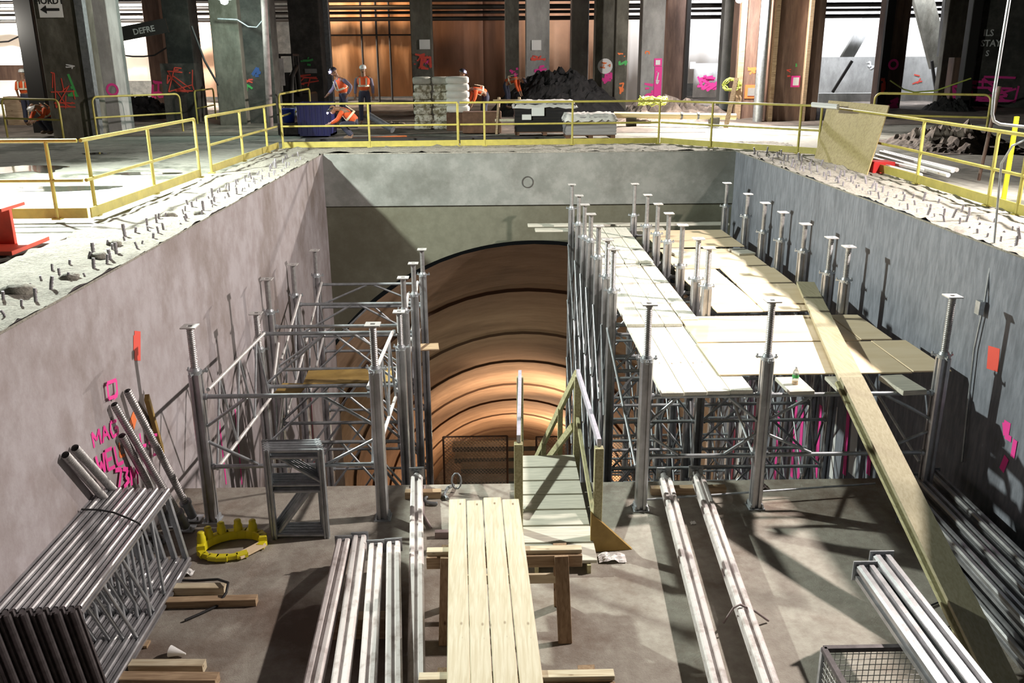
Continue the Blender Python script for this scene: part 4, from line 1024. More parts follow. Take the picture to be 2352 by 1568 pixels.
    J['lo'] = lo; J['ns'] = J['che'].lerp(J['nec'], .62)
    part('vest', ['che', 'wai', 'lo', 'ns', 'sl', 'sr'], [('che', 'wai'), ('wai', 'lo'), ('che', 'ns'), ('che', 'sl'), ('che', 'sr')], [(.175, .15), (.16, .14), (.165, .145), .07, .082, .082], M['vest'])
    if sleeves:
        for a, b_, c in (('sl', 'el', 'wl'), ('sr', 'er', 'wr')):
            J['we'] = J[b_].lerp(J[c], .88 if sleeves == 2 else .02)
            part('sleeve', [a, b_, 'we'], [(a, b_), (b_, 'we')], [.078, .058, .046], M['vest'] if jacket else M['shirt'])
    if tape:
        ax = (J['che']-J['wai']).normalized(); c = J['wai'].lerp(J['che'], .35)
        MB().tube(c-ax*.028, c+ax*.028, .178, n=16, caps=False).build('reflective_band', M['refl'], root)
        for s in (-1, 1):
            q = V((ax.cross(f))).normalized()*.10*s; fr = f if abs(f.dot(ax)) < .8 else V((0, 0, 1)); fr = (fr-ax*fr.dot(ax)).normalized()
            for g_ in (1, -1): MB().beam(c+q+fr*g_*.165, J['che']+ax*.09+q+fr*g_*.13, .05, .01, fr).build('reflective_strap', M['refl'], root)
    top_ = hd+up*.055
    mt = Matrix((sx, -f, up)).transposed().to_4x4(); mt.translation = top_
    hm = MB(); hm.lathe((0, 0, 0), [(.112, 0), (.11, .04), (.092, .08), (.055, .105), (0, .115)], 14)
    hm.add([(.0, -.11, .0), (.09, -.08, 0), (.07, -.15, -.012), (0, -.17, -.015), (-.07, -.15, -.012), (-.09, -.08, 0)], [(0, 1, 2, 3), (0, 3, 4, 5)])
    MB().merge(hm, mt).build('hard_hat', M[hat], root)
    if lamp_on:
        lamp('head_lamp_light', 'POINT', V(loc)+Matrix.Rotation(rz, 3, 'Z') @ (top_+f*.2+up*.03), 9, (.75, .75, 1), shadow_soft_size=.03)
        MB().blob(top_+f*.125+up*.03, (.026, .022, .022), 8, 6).build('head_lamp', M['bulbc'], root)
    MB().blob(J['tl']+V((0, .04, 0)), (.05, .12, .05), 8, 6).build('boot', M['boot'], root); MB().blob(J['tr']+V((0, .04, 0)), (.05, .12, .05), 8, 6).build('boot', M['boot'], root)
    # root rotation: verts above are local; undo the location subtraction done by MB.build
    for ch in root.children:
        if ch.name.split('.')[0] in ('head', 'eyes_and_mouth', 'reflective_band', 'reflective_strap', 'hard_hat', 'head_lamp', 'boot'):
            for v in ch.data.vertices: v.co += root.location
    return root
def gy(px, Y): p = aY(px, 240, Y); return V((p.x, Y, .06))
person('worker standing in white hard hat and orange vest, facing the pit', gy(838, 29.0)+V((0, 0, .12)), 0, {}, 'hatw', 'vest', 2)
person('worker in dark cap with a bright headlamp, hand on hip, beside the white hatted one', gy(790, 27.5)+V((0, 0, .1)), -1.0,
    dict(che=(0, -.10, 1.33), nec=(0, -.16, 1.50), hea=(0, -.24, 1.62), sl=(.20, -.08, 1.43), sr=(-.20, -.08, 1.43), el=(.40, .10, 1.22), wl=(.22, .02, .98), er=(-.26, -.2, 1.15), wr=(-.15, -.42, 1.0), face=(0, -1, -.3)), 'hatb', 'vest', 2, True)
CR = dict(pel=(0, .12, .42), wai=(0, .04, .56), che=(0, -.16, .74), nec=(0, -.34, .82), hea=(0, -.47, .80), hl=(.1, .1, .40), kl=(.14, -.32, .42), al=(.13, -.02, .09), tl=(.14, -.18, .05), hr=(-.1, .1, .40), kr=(-.14, -.30, .40), ar=(-.13, .0, .09), tr=(-.14, -.16, .05),
    sl=(.18, -.22, .78), sr=(-.18, -.22, .78), el=(.22, -.38, .52), wl=(.10, -.58, .42), er=(-.22, -.38, .52), wr=(-.10, -.58, .42), face=(0, -1, -.5))
person('worker crouching in an orange jacket with a bright headlamp beside the dark blue bin', gy(806, 24.9), -1.45, CR, 'hatb', 'vest', 2, True, True)
person('worker seen from behind at far left, orange shirt and headlamp', gy(62, 30.5)+V((0, 0, .05)), PI-.2, dict(er=(-.34, -.1, 1.18), wr=(-.45, -.2, .95)), 'hatw', 'vest', 1, True, True)
person('worker crouching low at far left in a white hard hat', gy(106, 27.6), -.4, CR, 'hatw', 'vest', 2, False, True)
person('worker in dark hat with headlamp behind the white sacks', gy(1056, 30.6), 1.2, dict(hea=(0, -.1, 1.62), nec=(0, -.06, 1.48)), 'hatb', 'vest', 2, True, True)
BD = dict(pel=(0, .1, .92), wai=(0, -.02, 1.02), che=(0, -.26, 1.10), nec=(0, -.46, 1.12), hea=(0, -.60, 1.07), sl=(.18, -.34, 1.10), sr=(-.18, -.34, 1.10), el=(.2, -.40, .82), wl=(.15, -.5, .6), er=(-.2, -.40, .82), wr=(-.15, -.5, .6), hl=(.1, .08, .88), hr=(-.1, .08, .88), face=(0, -1, -1))
person('worker bending over in an orange jacket left of the black soil heap', gy(1112, 31.5), -1.2, BD, 'hatb', 'vest', 2, False, True)
person('worker bending behind the black soil heap, only the orange back showing', gy(1166, 35.5)+V((0, 0, .25)), 1.3, BD, 'hatb', 'vest', 2, False, True)

# ------------------------------------------------------------------ columns of the hall
def col(label, px0, px1, yr, Y, m, dep=.8, ztop=7.5, name='column', grp='columns of the hall', cat='column', zb=-.02):
    a = aY(px0, yr, Y); b_ = aY(px1, yr, Y)
    return tag(MB().bb((a.x, Y, zb), (b_.x, Y+dep, ztop)).build(name, M[m], None, .02), label, cat, grp)
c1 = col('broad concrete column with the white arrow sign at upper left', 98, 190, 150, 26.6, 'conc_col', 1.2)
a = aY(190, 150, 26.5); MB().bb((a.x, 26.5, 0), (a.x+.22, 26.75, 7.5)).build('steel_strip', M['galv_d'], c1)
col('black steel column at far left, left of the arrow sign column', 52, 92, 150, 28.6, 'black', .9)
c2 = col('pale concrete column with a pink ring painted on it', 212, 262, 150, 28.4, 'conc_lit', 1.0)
col('black slab standing in for the dark gap between the arrow sign column and the pale one', 186, 210, 150, 31, 'black', .5)  # black slab put in place of the dark gap between two columns
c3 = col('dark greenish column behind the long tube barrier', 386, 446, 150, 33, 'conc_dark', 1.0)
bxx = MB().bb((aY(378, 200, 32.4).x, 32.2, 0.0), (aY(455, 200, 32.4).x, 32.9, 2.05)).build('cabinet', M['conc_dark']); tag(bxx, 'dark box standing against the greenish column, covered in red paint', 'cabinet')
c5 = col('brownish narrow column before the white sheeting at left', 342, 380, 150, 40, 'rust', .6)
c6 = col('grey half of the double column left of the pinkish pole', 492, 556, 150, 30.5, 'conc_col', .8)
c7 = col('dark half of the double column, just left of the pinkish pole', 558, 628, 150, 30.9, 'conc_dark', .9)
a = aY(607, 0, 29.6); b_ = g0(640, 290); tag(MB().tube((b_.x, 29.6, 0), (a.x+.1, 29.6, 7), .1).build('painted_pole', M['pink_pole']), 'tall pinkish round pole beside the small excavator', 'pole')
col('very dark column behind the excavator and blue bin', 668, 738, 120, 38, 'conc_dark', 1.0)
col('slim grey steel upright at the left edge of the orange tarp', 742, 760, 120, 39, 'galv_d', .3)
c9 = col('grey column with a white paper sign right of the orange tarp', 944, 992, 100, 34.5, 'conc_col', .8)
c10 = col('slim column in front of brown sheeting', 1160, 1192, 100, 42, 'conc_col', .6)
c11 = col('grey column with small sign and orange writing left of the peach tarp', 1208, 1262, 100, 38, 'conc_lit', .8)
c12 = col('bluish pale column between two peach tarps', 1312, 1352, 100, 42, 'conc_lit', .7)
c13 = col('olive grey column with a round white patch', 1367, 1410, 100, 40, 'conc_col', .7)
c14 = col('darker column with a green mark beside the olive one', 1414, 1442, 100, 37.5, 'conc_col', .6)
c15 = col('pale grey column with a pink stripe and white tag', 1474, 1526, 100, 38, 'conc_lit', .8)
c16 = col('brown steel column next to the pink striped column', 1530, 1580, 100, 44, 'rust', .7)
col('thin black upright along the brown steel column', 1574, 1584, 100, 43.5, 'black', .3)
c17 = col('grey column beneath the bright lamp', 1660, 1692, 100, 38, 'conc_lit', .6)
c18 = col('tan and brown column with orange numbers right of the lamp', 1694, 1742, 100, 33, 'rust', .8)
a = aY(1700, 100, 32.9); MB().bb((a.x-.05, 32.8, 0), (a.x+.16, 32.99, 7)).build('timber_strip', M['lumber_b'], c18)
a = aY(1753, 100, 31.3); tag(MB().tube((a.x, 31.3, 0), (a.x+.02, 31.3, 7), .17).build('steel_pole', M['galv']), 'bright round steel pole against the big brown column', 'pole')
c19 = col('widest brown steel column right of the lamp with white pink edged tag', 1768, 1886, 150, 31.6, 'rust', 1.4)
a = aY(1832, 150, 31.4)
for dx, w_ in ((-1.75, .14), (.55, .12)): MB().bb((c19.location.x+dx*.5, 31.35, 0), (c19.location.x+dx*.5+w_, 31.59, 7)).build('flange', M['lumber_b'], c19)
c20 = col('dark column with pink ring and graffiti in front of white sheeting', 2026, 2078, 150, 38.5, 'rust', .8)
MB().bb((aY(2022, 150, 38.4).x, 38.3, 0), (aY(2040, 150, 38.4).x, 38.49, 7)).build('dark_edge', M['black'], c20)
c21 = col('grey panel column on the right', 2172, 2222, 80, 40, 'conc_col', .4)
c22 = col('black upright beside the dark lettered panel', 2226, 2250, 80, 37.6, 'black', .4)
c23 = col('dark wide panel with white lettering at the right edge', 2250, 2450, 80, 38, 'conc_dark', .4, name='lettered_column')
c24 = col('short brown post in front of the low grey wall', 2186, 2216, 180, 38.4, 'rust', .5, 2.1)
def slant(label, p0, p1, Y, w, m, dep=.3, grp='slanted braces'):
    a = aY(*p0, Y); b_ = aY(*p1, Y); return tag(MB().beam(a, b_, w, dep, (0, 1, 0)).build('slanted_brace', M[m]), label, 'brace', grp)
slant('pale slanted brace across the white sheeting left of the dark column', (2045, -40), (1940, 140), 46, .55, 'conc_lit')
slant('thin dark rod slanting down the low grey wall', (1957, 140), (1912, 212), 43.5, .12, 'black', .1)
slant('grey slanted brace right of the dark column', (2112, -30), (2158, 150), 44, .9, 'conc_col')
slant('black slanted brace beside the grey one', (2180, -30), (2163, 130), 43, .35, 'black')
slant('thin dark brace low on the right grey wall', (2140, 140), (2150, 210), 43.4, .12, 'black', .1)
# low wall
lw = MB(); x0 = aY(1885, 170, 45).x; lw.bb((x0, 45, 0), (x0+22, 45.4, 2.15)); lw.bb((x0-.5, 43.6, 0), (x0+22, 44.2, .5))
struct(lw.build('wall_low', M['conc_lit']))
# far wall and sheets
struct(MB().bb((-45, 52, 0), (48, 52.5, 8)).build('wall_far', M['conc_dark']))
def sheet(label, px0, px1, m, Y=50, zb=.05, zt=7.6, grp='hanging sheets on the far wall', pleat=.08):
    x0 = aY(px0, 120, Y).x; x1 = aY(px1, 120, Y).x; n = max(4, int((x1-x0)/.25)); vs = []
    for j_, z in enumerate((zb, (zb+zt)/2, zt)):
        for i in range(n+1):
            t = i/n; vs.append((x0+(x1-x0)*t, Y+pleat*math.sin(t*n*.9+j_)+pleat*noise.noise(V((t*9, z, 1))), z))
    o = MB().add(vs, [(j_*(n+1)+i, j_*(n+1)+i+1, (j_+1)*(n+1)+i+1, (j_+1)*(n+1)+i) for j_ in range(2) for i in range(n)], True).build('hanging_sheet', M[m])
    s = o.modifiers.new('s', 'SOLIDIFY'); s.thickness = .02
    return tag(o, label, 'sheet', grp)
sheet('brightest white sheet at the far left edge behind the worker', -120, 70, 'sheet_w', 46, .45)
sheet('white sheet behind the tilted black banner', 256, 345, 'sheet_w', 47, 1.2)
sheet('narrow pinkish white sheet right of the banner', 352, 388, 'sheet_w', 47.5, .6)
sheet('peach tarp between the greenish and double columns', 428, 500, 'sheet_p', 47, .4)
so = sheet('large glowing orange tarp with dark poles behind the two standing workers', 745, 948, 'sheet_o', 46, .4)
for px in (832, 866, 896):
    a = aY(px, 100, 45.8); MB().tube((a.x, 45.75, 0), (a.x, 45.75, 7), .05).build('dark_pole', M['black'], so)
MB().tube((aY(755, 75, 45.7).x, 45.7, 2.1+45.7*.026), (aY(945, 75, 45.7).x, 45.7, 2.1+45.7*.026), .04).build('dark_pole', M['black'], so)
sheet('dark brown sheeting right of the paper sign column', 990, 1110, 'sheet_b', 47)
sheet('reddish brown sheeting behind the bent workers', 1108, 1165, 'sheet_b', 47.5)
sheet('narrow orange tarp strip beside the slim column', 1188, 1212, 'sheet_p', 48)
sheet('peach orange tarp right of the small sign column', 1262, 1315, 'sheet_p', 47.6)
sheet('narrow peach tarp right of the bluish pale column', 1348, 1370, 'sheet_p', 47.2)
sheet('white sheet strip left of the pink striped column', 1438, 1478, 'sheet_w', 47.8)
sheet('bright white sheet left of the lamp', 1572, 1668, 'sheet_w', 47.5, .9)
sheet('wide white sheet behind the pale slanted brace', 1880, 2035, 'sheet_w', 48)
sheet('white sheet right of the dark graffiti column', 2078, 2178, 'sheet_w', 48.5)
# overhead pipes
for k, (z, r) in enumerate(((3.95, .10), (4.22, .07), (4.45, .11), (4.75, .09), (5.05, .14))):
    tag(MB().tube((-32, 45-.2*k, z), (36, 45-.2*k, z+.1), r).build('overhead_pipe', M['black']), ['lowest', 'second lowest', 'middle', 'second highest', 'highest and thickest'][k]+' dark pipe running across the hall under the roof', 'pipe', 'overhead pipes')
# ------------------------------------------------------------------ marks and writing on the columns
def strokes(parent, Y, px0, py0, px1, py1, n, m, seed, w=.05, nm='spray_marks'):
    rr = random.Random(seed); b = MB(); px, py = rr.uniform(px0, px1), rr.uniform(py0, py1)
    for i in range(n):
        qx, qy = rr.uniform(px0, px1), rr.uniform(py0, py1)
        if rr.random() < .5: qy = py+rr.uniform(-3, 3)
        if rr.random() < .3: qx = px+rr.uniform(-3, 3)
        qx = min(px1, max(px0, qx)); qy = min(py1, max(py0, qy))
        a = aY(px, py, Y-.012-.0012*i); b_ = aY(qx, qy, Y-.012-.0012*i)
        if (b_-a).length > .02: b.add([a+q_ for q_ in ((b_-a).normalized().cross(V((0, 1, 0)))*w/2, -(b_-a).normalized().cross(V((0, 1, 0)))*w/2)]+[b_+q_ for q_ in (-(b_-a).normalized().cross(V((0, 1, 0)))*w/2, (b_-a).normalized().cross(V((0, 1, 0)))*w/2)], [(0, 1, 2, 3)])
        px, py = (qx, qy) if rr.random() < .6 else (rr.uniform(px0, px1), rr.uniform(py0, py1))
    return b.build(nm, M[m], parent)
def ring(parent, Y, px, py, r, m, w=.05):
    c = aY(px, py, Y-.02); s = Y/2039*1.02
    b = MB(); vs = [c+V((q*s*math.cos(t), 0, q*s*math.sin(t))) for q in (r-2.5, r+2.5) for t in [k*2*PI/24 for k in range(24)]]
    b.add(vs, [(k, (k+1) % 24, 24+(k+1) % 24, 24+k) for k in range(24)]); b.build('painted_ring', M[m], parent)
def plaque(parent, Y, x0, y0, x1, y1, m='paper', nm='paper_sign'):
    a = aY(x0, y0, Y-.03); b_ = aY(x1, y1, Y-.03); return MB().bb((a.x, Y-.04, b_.z), (b_.x, Y-.005, a.z)).build(nm, M[m], parent)
strokes(c1, 26.6, 115, 165, 180, 250, 26, 'redp', 1, .03); strokes(c1, 26.6, 155, 165, 178, 225, 6, 'greenp', 2, .07); strokes(c1, 26.6, 148, 145, 172, 160, 7, 'whitep', 3, .03)
ring(c2, 28.4, 258, 206, 11, 'pink'); 
strokes(bxx, 32.2, 384, 155, 450, 215, 22, 'redp', 4, .04); strokes(c5, 40, 348, 178, 382, 225, 14, 'pink', 5, .09)
strokes(c7, 30.9, 572, 150, 600, 178, 8, 'bluep', 6, .1); strokes(c7, 30.9, 560, 182, 592, 190, 4, 'redp', 7, .05); strokes(c7, 30.9, 562, 192, 582, 212, 6, 'greenp', 8, .07)
cdk = [o for o in bpy.data.objects if o.get('label', '').startswith('very dark column')][0]
strokes(cdk, 38, 690, 130, 730, 155, 7, 'greenp', 9, .08); plaque(cdk, 38, 700, 158, 728, 168, 'conc_lit', 'grey_tag'); strokes(cdk, 38, 680, 170, 735, 205, 12, 'redp', 10, .05)
plaque(c9, 34.5, 963, 91, 988, 113); strokes(c9, 34.5, 952, 124, 990, 158, 24, 'redp', 11, .07); strokes(c9, 34.5, 965, 136, 990, 152, 7, 'pink', 12, .06)
plaque(c11, 38, 1221, 92, 1243, 115); strokes(c11, 38, 1214, 125, 1254, 140, 14, 'redp', 13, .06); strokes(c11, 38, 1224, 150, 1256, 170, 10, 'pink', 14, .08)
strokes(c10, 42, 1163, 155, 1188, 190, 9, 'pink', 15, .1)
c = aY(1390, 152, 39.96); MB().tube((c.x, 39.97, c.z), (c.x, 39.99, c.z), .32, n=20).build('round_patch', M['paper'], c13); strokes(c13, 39.95, 1378, 144, 1402, 156, 8, 'orangep', 16, .05); strokes(c13, 40, 1376, 165, 1404, 195, 12, 'pink', 17, .09)
strokes(c14, 37.5, 1416, 138, 1440, 148, 8, 'greenp', 18, .09); strokes(c14, 37.5, 1418, 160, 1438, 220, 12, 'orangep', 19, .06); strokes(c14, 37.5, 1416, 122, 1438, 132, 6, 'orangep', 20, .04)
plaque(c15, 38, 1503, 134, 1520, 152, 'pink', 'pink_tag'); plaque(c15, 37.97, 1506, 138, 1516, 149); a = plaque(c15, 38, 1504, 153, 1518, 222, 'pink', 'pink_stripe'); strokes(c15, 37.95, 1507, 156, 1514, 205, 12, 'whitep', 21, .05); strokes(c15, 38, 1480, 190, 1502, 222, 12, 'pink', 22, .07); strokes(c15, 38, 1482, 118, 1492, 125, 4, 'orangep', 23, .05)
strokes(c18, 33, 1694, 138, 1704, 195, 12, 'orangep', 24, .07); strokes(c18, 33, 1712, 152, 1738, 172, 10, 'orangep', 25, .06)
plaque(c18, 33, 1712, 195, 1740, 226, 'orangep', 'orange_square'); plaque(c18, 32.97, 1718, 202, 1735, 220, 'conc_lit', 'grey_centre')
plaque(c19, 31.6, 1818, 174, 1836, 200, 'pink', 'pink_tag'); plaque(c19, 31.56, 1823, 178, 1834, 196); strokes(c19, 31.6, 1803, 155, 1822, 176, 7, 'redp', 26, .03); strokes(c19, 31.6, 1822, 144, 1830, 154, 4, 'greenp', 27, .05)
ring(c20, 38.3, 2052, 148, 9, 'pink', .06); strokes(c20, 38.3, 2022, 178, 2036, 215, 12, 'redp', 28, .1); strokes(c20, 38.3, 2040, 225, 2064, 258, 14, 'pink', 29, .12); 
for px, py, s, sz in ((2271, 76, 'ILS', .36), (2276, 100, 'STAY', .36), (2268, 123, 'S', .32)):
    p = aY(px, py, 37.96); text('white_lettering', s, sz, M['whitep'], c23, p, (PI/2, 0, 0), .005)
strokes(c23, 38, 2230, 170, 2340, 235, 26, 'pink', 30, .09); strokes(c24, 38.4, 2188, 195, 2212, 240, 16, 'pink', 31, .08)
lwo = [o for o in bpy.data.objects if o.name == 'wall_low'][0]
strokes(lwo, 45, 1990, 140, 2012, 158, 10, 'whitep', 32, .08); strokes(lwo, 45, 2090, 170, 2120, 205, 6, 'redp', 33, .06)
o = sheet('grey low screen with pink writing left of the lamp column', 1596, 1656, 'conc_lit', 45, .3, 1.9, None, .0); strokes(o, 44.9, 1600, 172, 1650, 210, 30, 'pink', 34, .10)
plaque(o, 44.9, 1585, 142, 1597, 158)
# arrow sign
a = aY(82, -24, 26.4); b_ = aY(145, 40, 26.4)
sg = MB().bb((a.x, 26.4, b_.z), (b_.x, 26.44, a.z)).build('arrow_sign', M['paper']); tag(sg, 'white board with black letters and a left arrow on the broad column', 'sign')
cx = (a.x+b_.x)/2
text('black_lettering', 'HORDT', .23, M['blackp'], sg, (cx, 26.39, aY(100, 3, 26.4).z), (PI/2, 0, 0), .004)
zc = aY(115, 22, 26.4).z; m = MB(); m.bb((cx-.12, 26.38, zc-.035), (cx+.25, 26.395, zc+.035)); m.add([(cx-.27, 26.385, zc), (cx-.1, 26.385, zc-.11), (cx-.1, 26.385, zc+.11)], [(0, 1, 2)]); m.build('arrow', M['blackp'], sg)
# banner
a = aY(258, 82, 31.5); b_ = aY(384, 58, 31.5); bn = MB().beam(a, b_, .45, .05, (0, 1, 0)).build('tilted_banner', M['black'])
tag(bn, 'tilted black banner with grey capital letters between pale and greenish columns', 'banner')
md_ = (a+b_)/2; text('grey_lettering', 'DEFRE', .26, M['conc_lit'], bn, md_+V((.15, -.04, 0)), (PI/2, -math.atan2(b_.z-a.z, b_.x-a.x), 0), .004)
# ------------------------------------------------------------------ stores and heaps behind the rail
def heap(name, label, px0, px1, ytop, Y, m, dep, seed, cat, kind='stuff', n=34, spiky=.35):
    a = aY(px0, 235, Y); b_ = aY(px1, 235, Y); zt = aY((px0+px1)/2, ytop, Y).z; w = b_.x-a.x; vs = []
    for j_ in range(n+1):
        for i in range(n+1):
            u = i/n*2-1; v = j_/n*2-1; h = max(0, 1-(u*u+v*v)**.5)
            q = V((i*9.0/n, j_*9.0/n, seed)); k = .85+spiky*noise.fractal(q, .7, 2, 4)
            vs.append((a.x+w*(u+1)/2, Y+dep*v, max(-.02, zt*min(1, h*1.5)**.8*k if h > 0 else -.02)))
    o = MB().add(vs, [(j_*(n+1)+i, j_*(n+1)+i+1, (j_+1)*(n+1)+i+1, (j_+1)*(n+1)+i) for j_ in range(n) for i in range(n)]).build(name, M[m])
    return tag(o, label, cat, None, kind)
heap('soil_heap', 'big heap of black clods behind the wrapped pallets', 1120, 1440, 158, 37, 'soil', 3.0, 3, 'soil heap', n=60, spiky=.2)
heap('rubble_heap', 'low grey rubble running right of the black soil heap', 1380, 1700, 238, 33, 'rubble', 1.6, 5, 'rubble', spiky=.9)
heap('soil_heap', 'small dark heap behind the right barrier', 2125, 2235, 225, 36, 'soil', 1.5, 7, 'soil heap')
heap('soil_heap', 'low dark heap behind the long left barrier', 258, 400, 222, 36, 'soil', 1.5, 9, 'soil heap')
heap('rubble_heap', 'brown rubble left of the stacked sacks', 860, 950, 282, 31, 'rubble', 1.0, 11, 'rubble', spiky=.8)
heap('rubble_heap', 'grey rubble on the slab behind the right rail', 2060, 2330, 300, 22.5, 'rubble', 2.0, 13, 'rubble', spiky=.9)
def pal(name, label, px0, px1, yt, Y, dep, m, cover, grp):
    a = aY(px0, 280, Y); b_ = aY(px1, 280, Y); zt = aY((px0+px1)/2, yt, Y).z
    root = empty(name, ((a.x+b_.x)/2, Y+dep/2, 0.0), label, 'wrapped pallet', grp)
    m_ = MB()
    for k in range(3):
        x = a.x+.08+(b_.x-a.x-.16)*k/2; m_.bb((x-.06, Y+.03, .02), (x+.06, Y+dep-.03, .1))
    m_.bb((a.x+.02, Y+.02, .1), (b_.x-.02, Y+dep-.02, .13)); m_.build('pallet', M['crate'], root)
    n = 14; mb = MB(); rr = random.Random(int(px0)); vs = []
    for j_ in range(n+1):
        z = .13+(zt-.13)*j_/n
        for (cx_, cy_) in ((a.x, Y), (b_.x, Y), (b_.x, Y+dep), (a.x, Y+dep)):
            vs.append((cx_+rr.uniform(-.012, .012), cy_+rr.uniform(-.012, .012), z))
    mb.add(vs, [(j_*4+i, j_*4+(i+1) % 4, (j_+1)*4+(i+1) % 4, (j_+1)*4+i) for j_ in range(n) for i in range(4)]+[(n*4, n*4+1, n*4+2, n*4+3)]); mb.build('wrapped_load', M[m], root)
    if cover:
        N_ = 16; vs = []
        for j_ in range(N_+1):
            for i in range(N_+1):
                u, v = i/N_, j_/N_; e = (u < .01 or u > .99 or v < .01 or v > .99)
                x = a.x-.05+(b_.x-a.x+.1)*u; y = Y-.05+(dep+.1)*v
                vs.append((x+rr.uniform(-.02, .02), y+rr.uniform(-.02, .02), zt+(.02+.07*rr.random() if not e else -.07-.08*rr.random())))
        MB().add(vs, [(j_*(N_+1)+i, j_*(N_+1)+i+1, (j_+1)*(N_+1)+i+1, (j_+1)*(N_+1)+i) for j_ in range(N_) for i in range(N_)], True).build('plastic_cover', M['wrap_w'], root)
    return root
pb = pal('wrapped_pallet', 'pallet load in black stretch wrap with two white papers', 1182, 1322, 238, 26.2, 1.2, 'wrap_b', True, 'wrapped pallets behind the rail')
plaque(pb, 26.17, 1221, 247, 1250, 266, 'paper', 'white_paper_sheet'); plaque(pb, 26.17, 1199, 263, 1220, 275, 'paper', 'white_paper_sheet')
pal('wrapped_pallet', 'lower pallet load in grey wrap under clear plastic', 1300, 1416, 268, 24.9, 1.1, 'wrap_g', True, 'wrapped pallets behind the rail')
# sacks
def sack(label, c, s, m, grp, seed):
    rr = random.Random(seed); b = MB(); n = 12; mm = 8; vs = [V(c)+V((0, 0, s[2]/2))]
    for j_ in range(1, mm):
        p_ = PI*j_/mm
        for i in range(n):
            t = 2*PI*i/n; sp = lambda x, e: math.copysign(abs(x)**e, x); k = 1+.06*(rr.random()-.5)
            vs.append(V(c)+V((s[0]/2*sp(math.sin(p_), .3)*sp(math.cos(t), .28)*k, s[1]/2*sp(math.sin(p_), .3)*sp(math.sin(t), .28)*k, s[2]/2*sp(math.cos(p_), .55)*k)))
    vs.append(V(c)-V((0, 0, s[2]/2))); fs = [(0, 1+i, 1+(i+1) % n) for i in range(n)]
    for j_ in range(mm-2): fs += [(1+j_*n+i, 1+(j_+1)*n+i, 1+(j_+1)*n+(i+1) % n, 1+j_*n+(i+1) % n) for i in range(n)]
    e = len(vs)-1; fs += [(e, 1+(mm-2)*n+(i+1) % n, 1+(mm-2)*n+i) for i in range(n)]
    return tag(b.add(vs, fs, True).build('sack', M[m]), label, 'sack', grp)
a = aY(948, 280, 28.6); rows = ['bottom', 'second', 'third', 'fourth', 'fifth', 'sixth', 'topmost']
for j_ in range(7):
    for i in range(2):
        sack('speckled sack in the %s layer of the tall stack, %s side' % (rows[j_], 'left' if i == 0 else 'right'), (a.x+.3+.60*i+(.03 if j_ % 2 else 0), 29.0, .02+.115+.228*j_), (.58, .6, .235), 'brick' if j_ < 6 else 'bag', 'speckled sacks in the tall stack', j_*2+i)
a = aY(1052, 280, 28.4)
tag(MB().bb((a.x-.35, 28.3, 0), (a.x+.5, 28.9, .55)).build('timber_crate', M['crate'], None, .01), 'brown crate under the bright white sacks', 'crate')
for j_ in range(5):
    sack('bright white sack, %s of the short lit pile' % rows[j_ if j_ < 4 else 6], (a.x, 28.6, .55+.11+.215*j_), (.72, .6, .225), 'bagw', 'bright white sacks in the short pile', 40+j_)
tag(MB().bb((aY(1062, 280, 27.4).x, 27.4, 0), (aY(1152, 280, 27.4).x, 28.1, .62)).build('brown_bin', M['crate'], None, .02), 'open brown crate behind the rail right of the sacks', 'crate')
# wood frame bits beside pallet
a = aY(1168, 290, 27); tr = empty('timber_trestle', (a.x, 27.2, 0), 'pale timber trestle left of the black wrapped pallet', 'trestle')
for dx in (-.35, .25): MB().beam((a.x+dx, 27, .0), (a.x+dx+.08, 27.2, 1.05), .07, .07).build('leg', M['lumber_b'], tr)
MB().beam((a.x-.45, 27.1, .95), (a.x+.4, 27.1, .95), .07, .09).build('top_rail', M['lumber_b'], tr); MB().beam((a.x-.4, 27.1, .4), (a.x+.35, 27.1, .4), .05, .07).build('cross_rail', M['lumber'], tr)
# blue bin and bucket
a = aY(690, 280, 27); b_ = aY(766, 280, 27)
m = MB(); x0, x1, y0, y1, h = a.x, b_.x, 26.6, 27.5, .95; t = .04
m.bb((x0, y0, .02), (x1, y0+t, h)); m.bb((x0, y1-t, .02), (x1, y1, h)); m.bb((x0, y0, .02), (x0+t, y1, h)); m.bb((x1-t, y0, .02), (x1, y1, h)); m.bb((x0, y0, .02), (x1, y1, .08)); m.bb((x0-.04, y0-.04, h-.06), (x1+.04, y0, h+.02))
for k in range(6): m.bb((x0+.08+k*(x1-x0-.16)/5-.02, y0-.025, .06), (x0+.08+k*(x1-x0-.16)/5+.02, y0, h-.08))
tag(m.build('storage_bin', M['blue']), 'dark blue ribbed bin left of the crouching worker', 'bin')
a = aY(662, 262, 27.5); MBk = MB().lathe((a.x, 27.5, .35), [(0, 0), (.17, 0), (.21, .4), (.22, .4), (.2, .38), (.0, .05)], 16); tag(MBk.build('bucket', M['blue2']), 'blue bucket beside the pinkish pole on a box', 'bucket')
tag(MB().bb((a.x-.3, 27.3, 0), (a.x+.3, 27.8, .35)).build('small_box', M['alu_dark'], None, .01), 'dark box under the blue bucket', 'box')
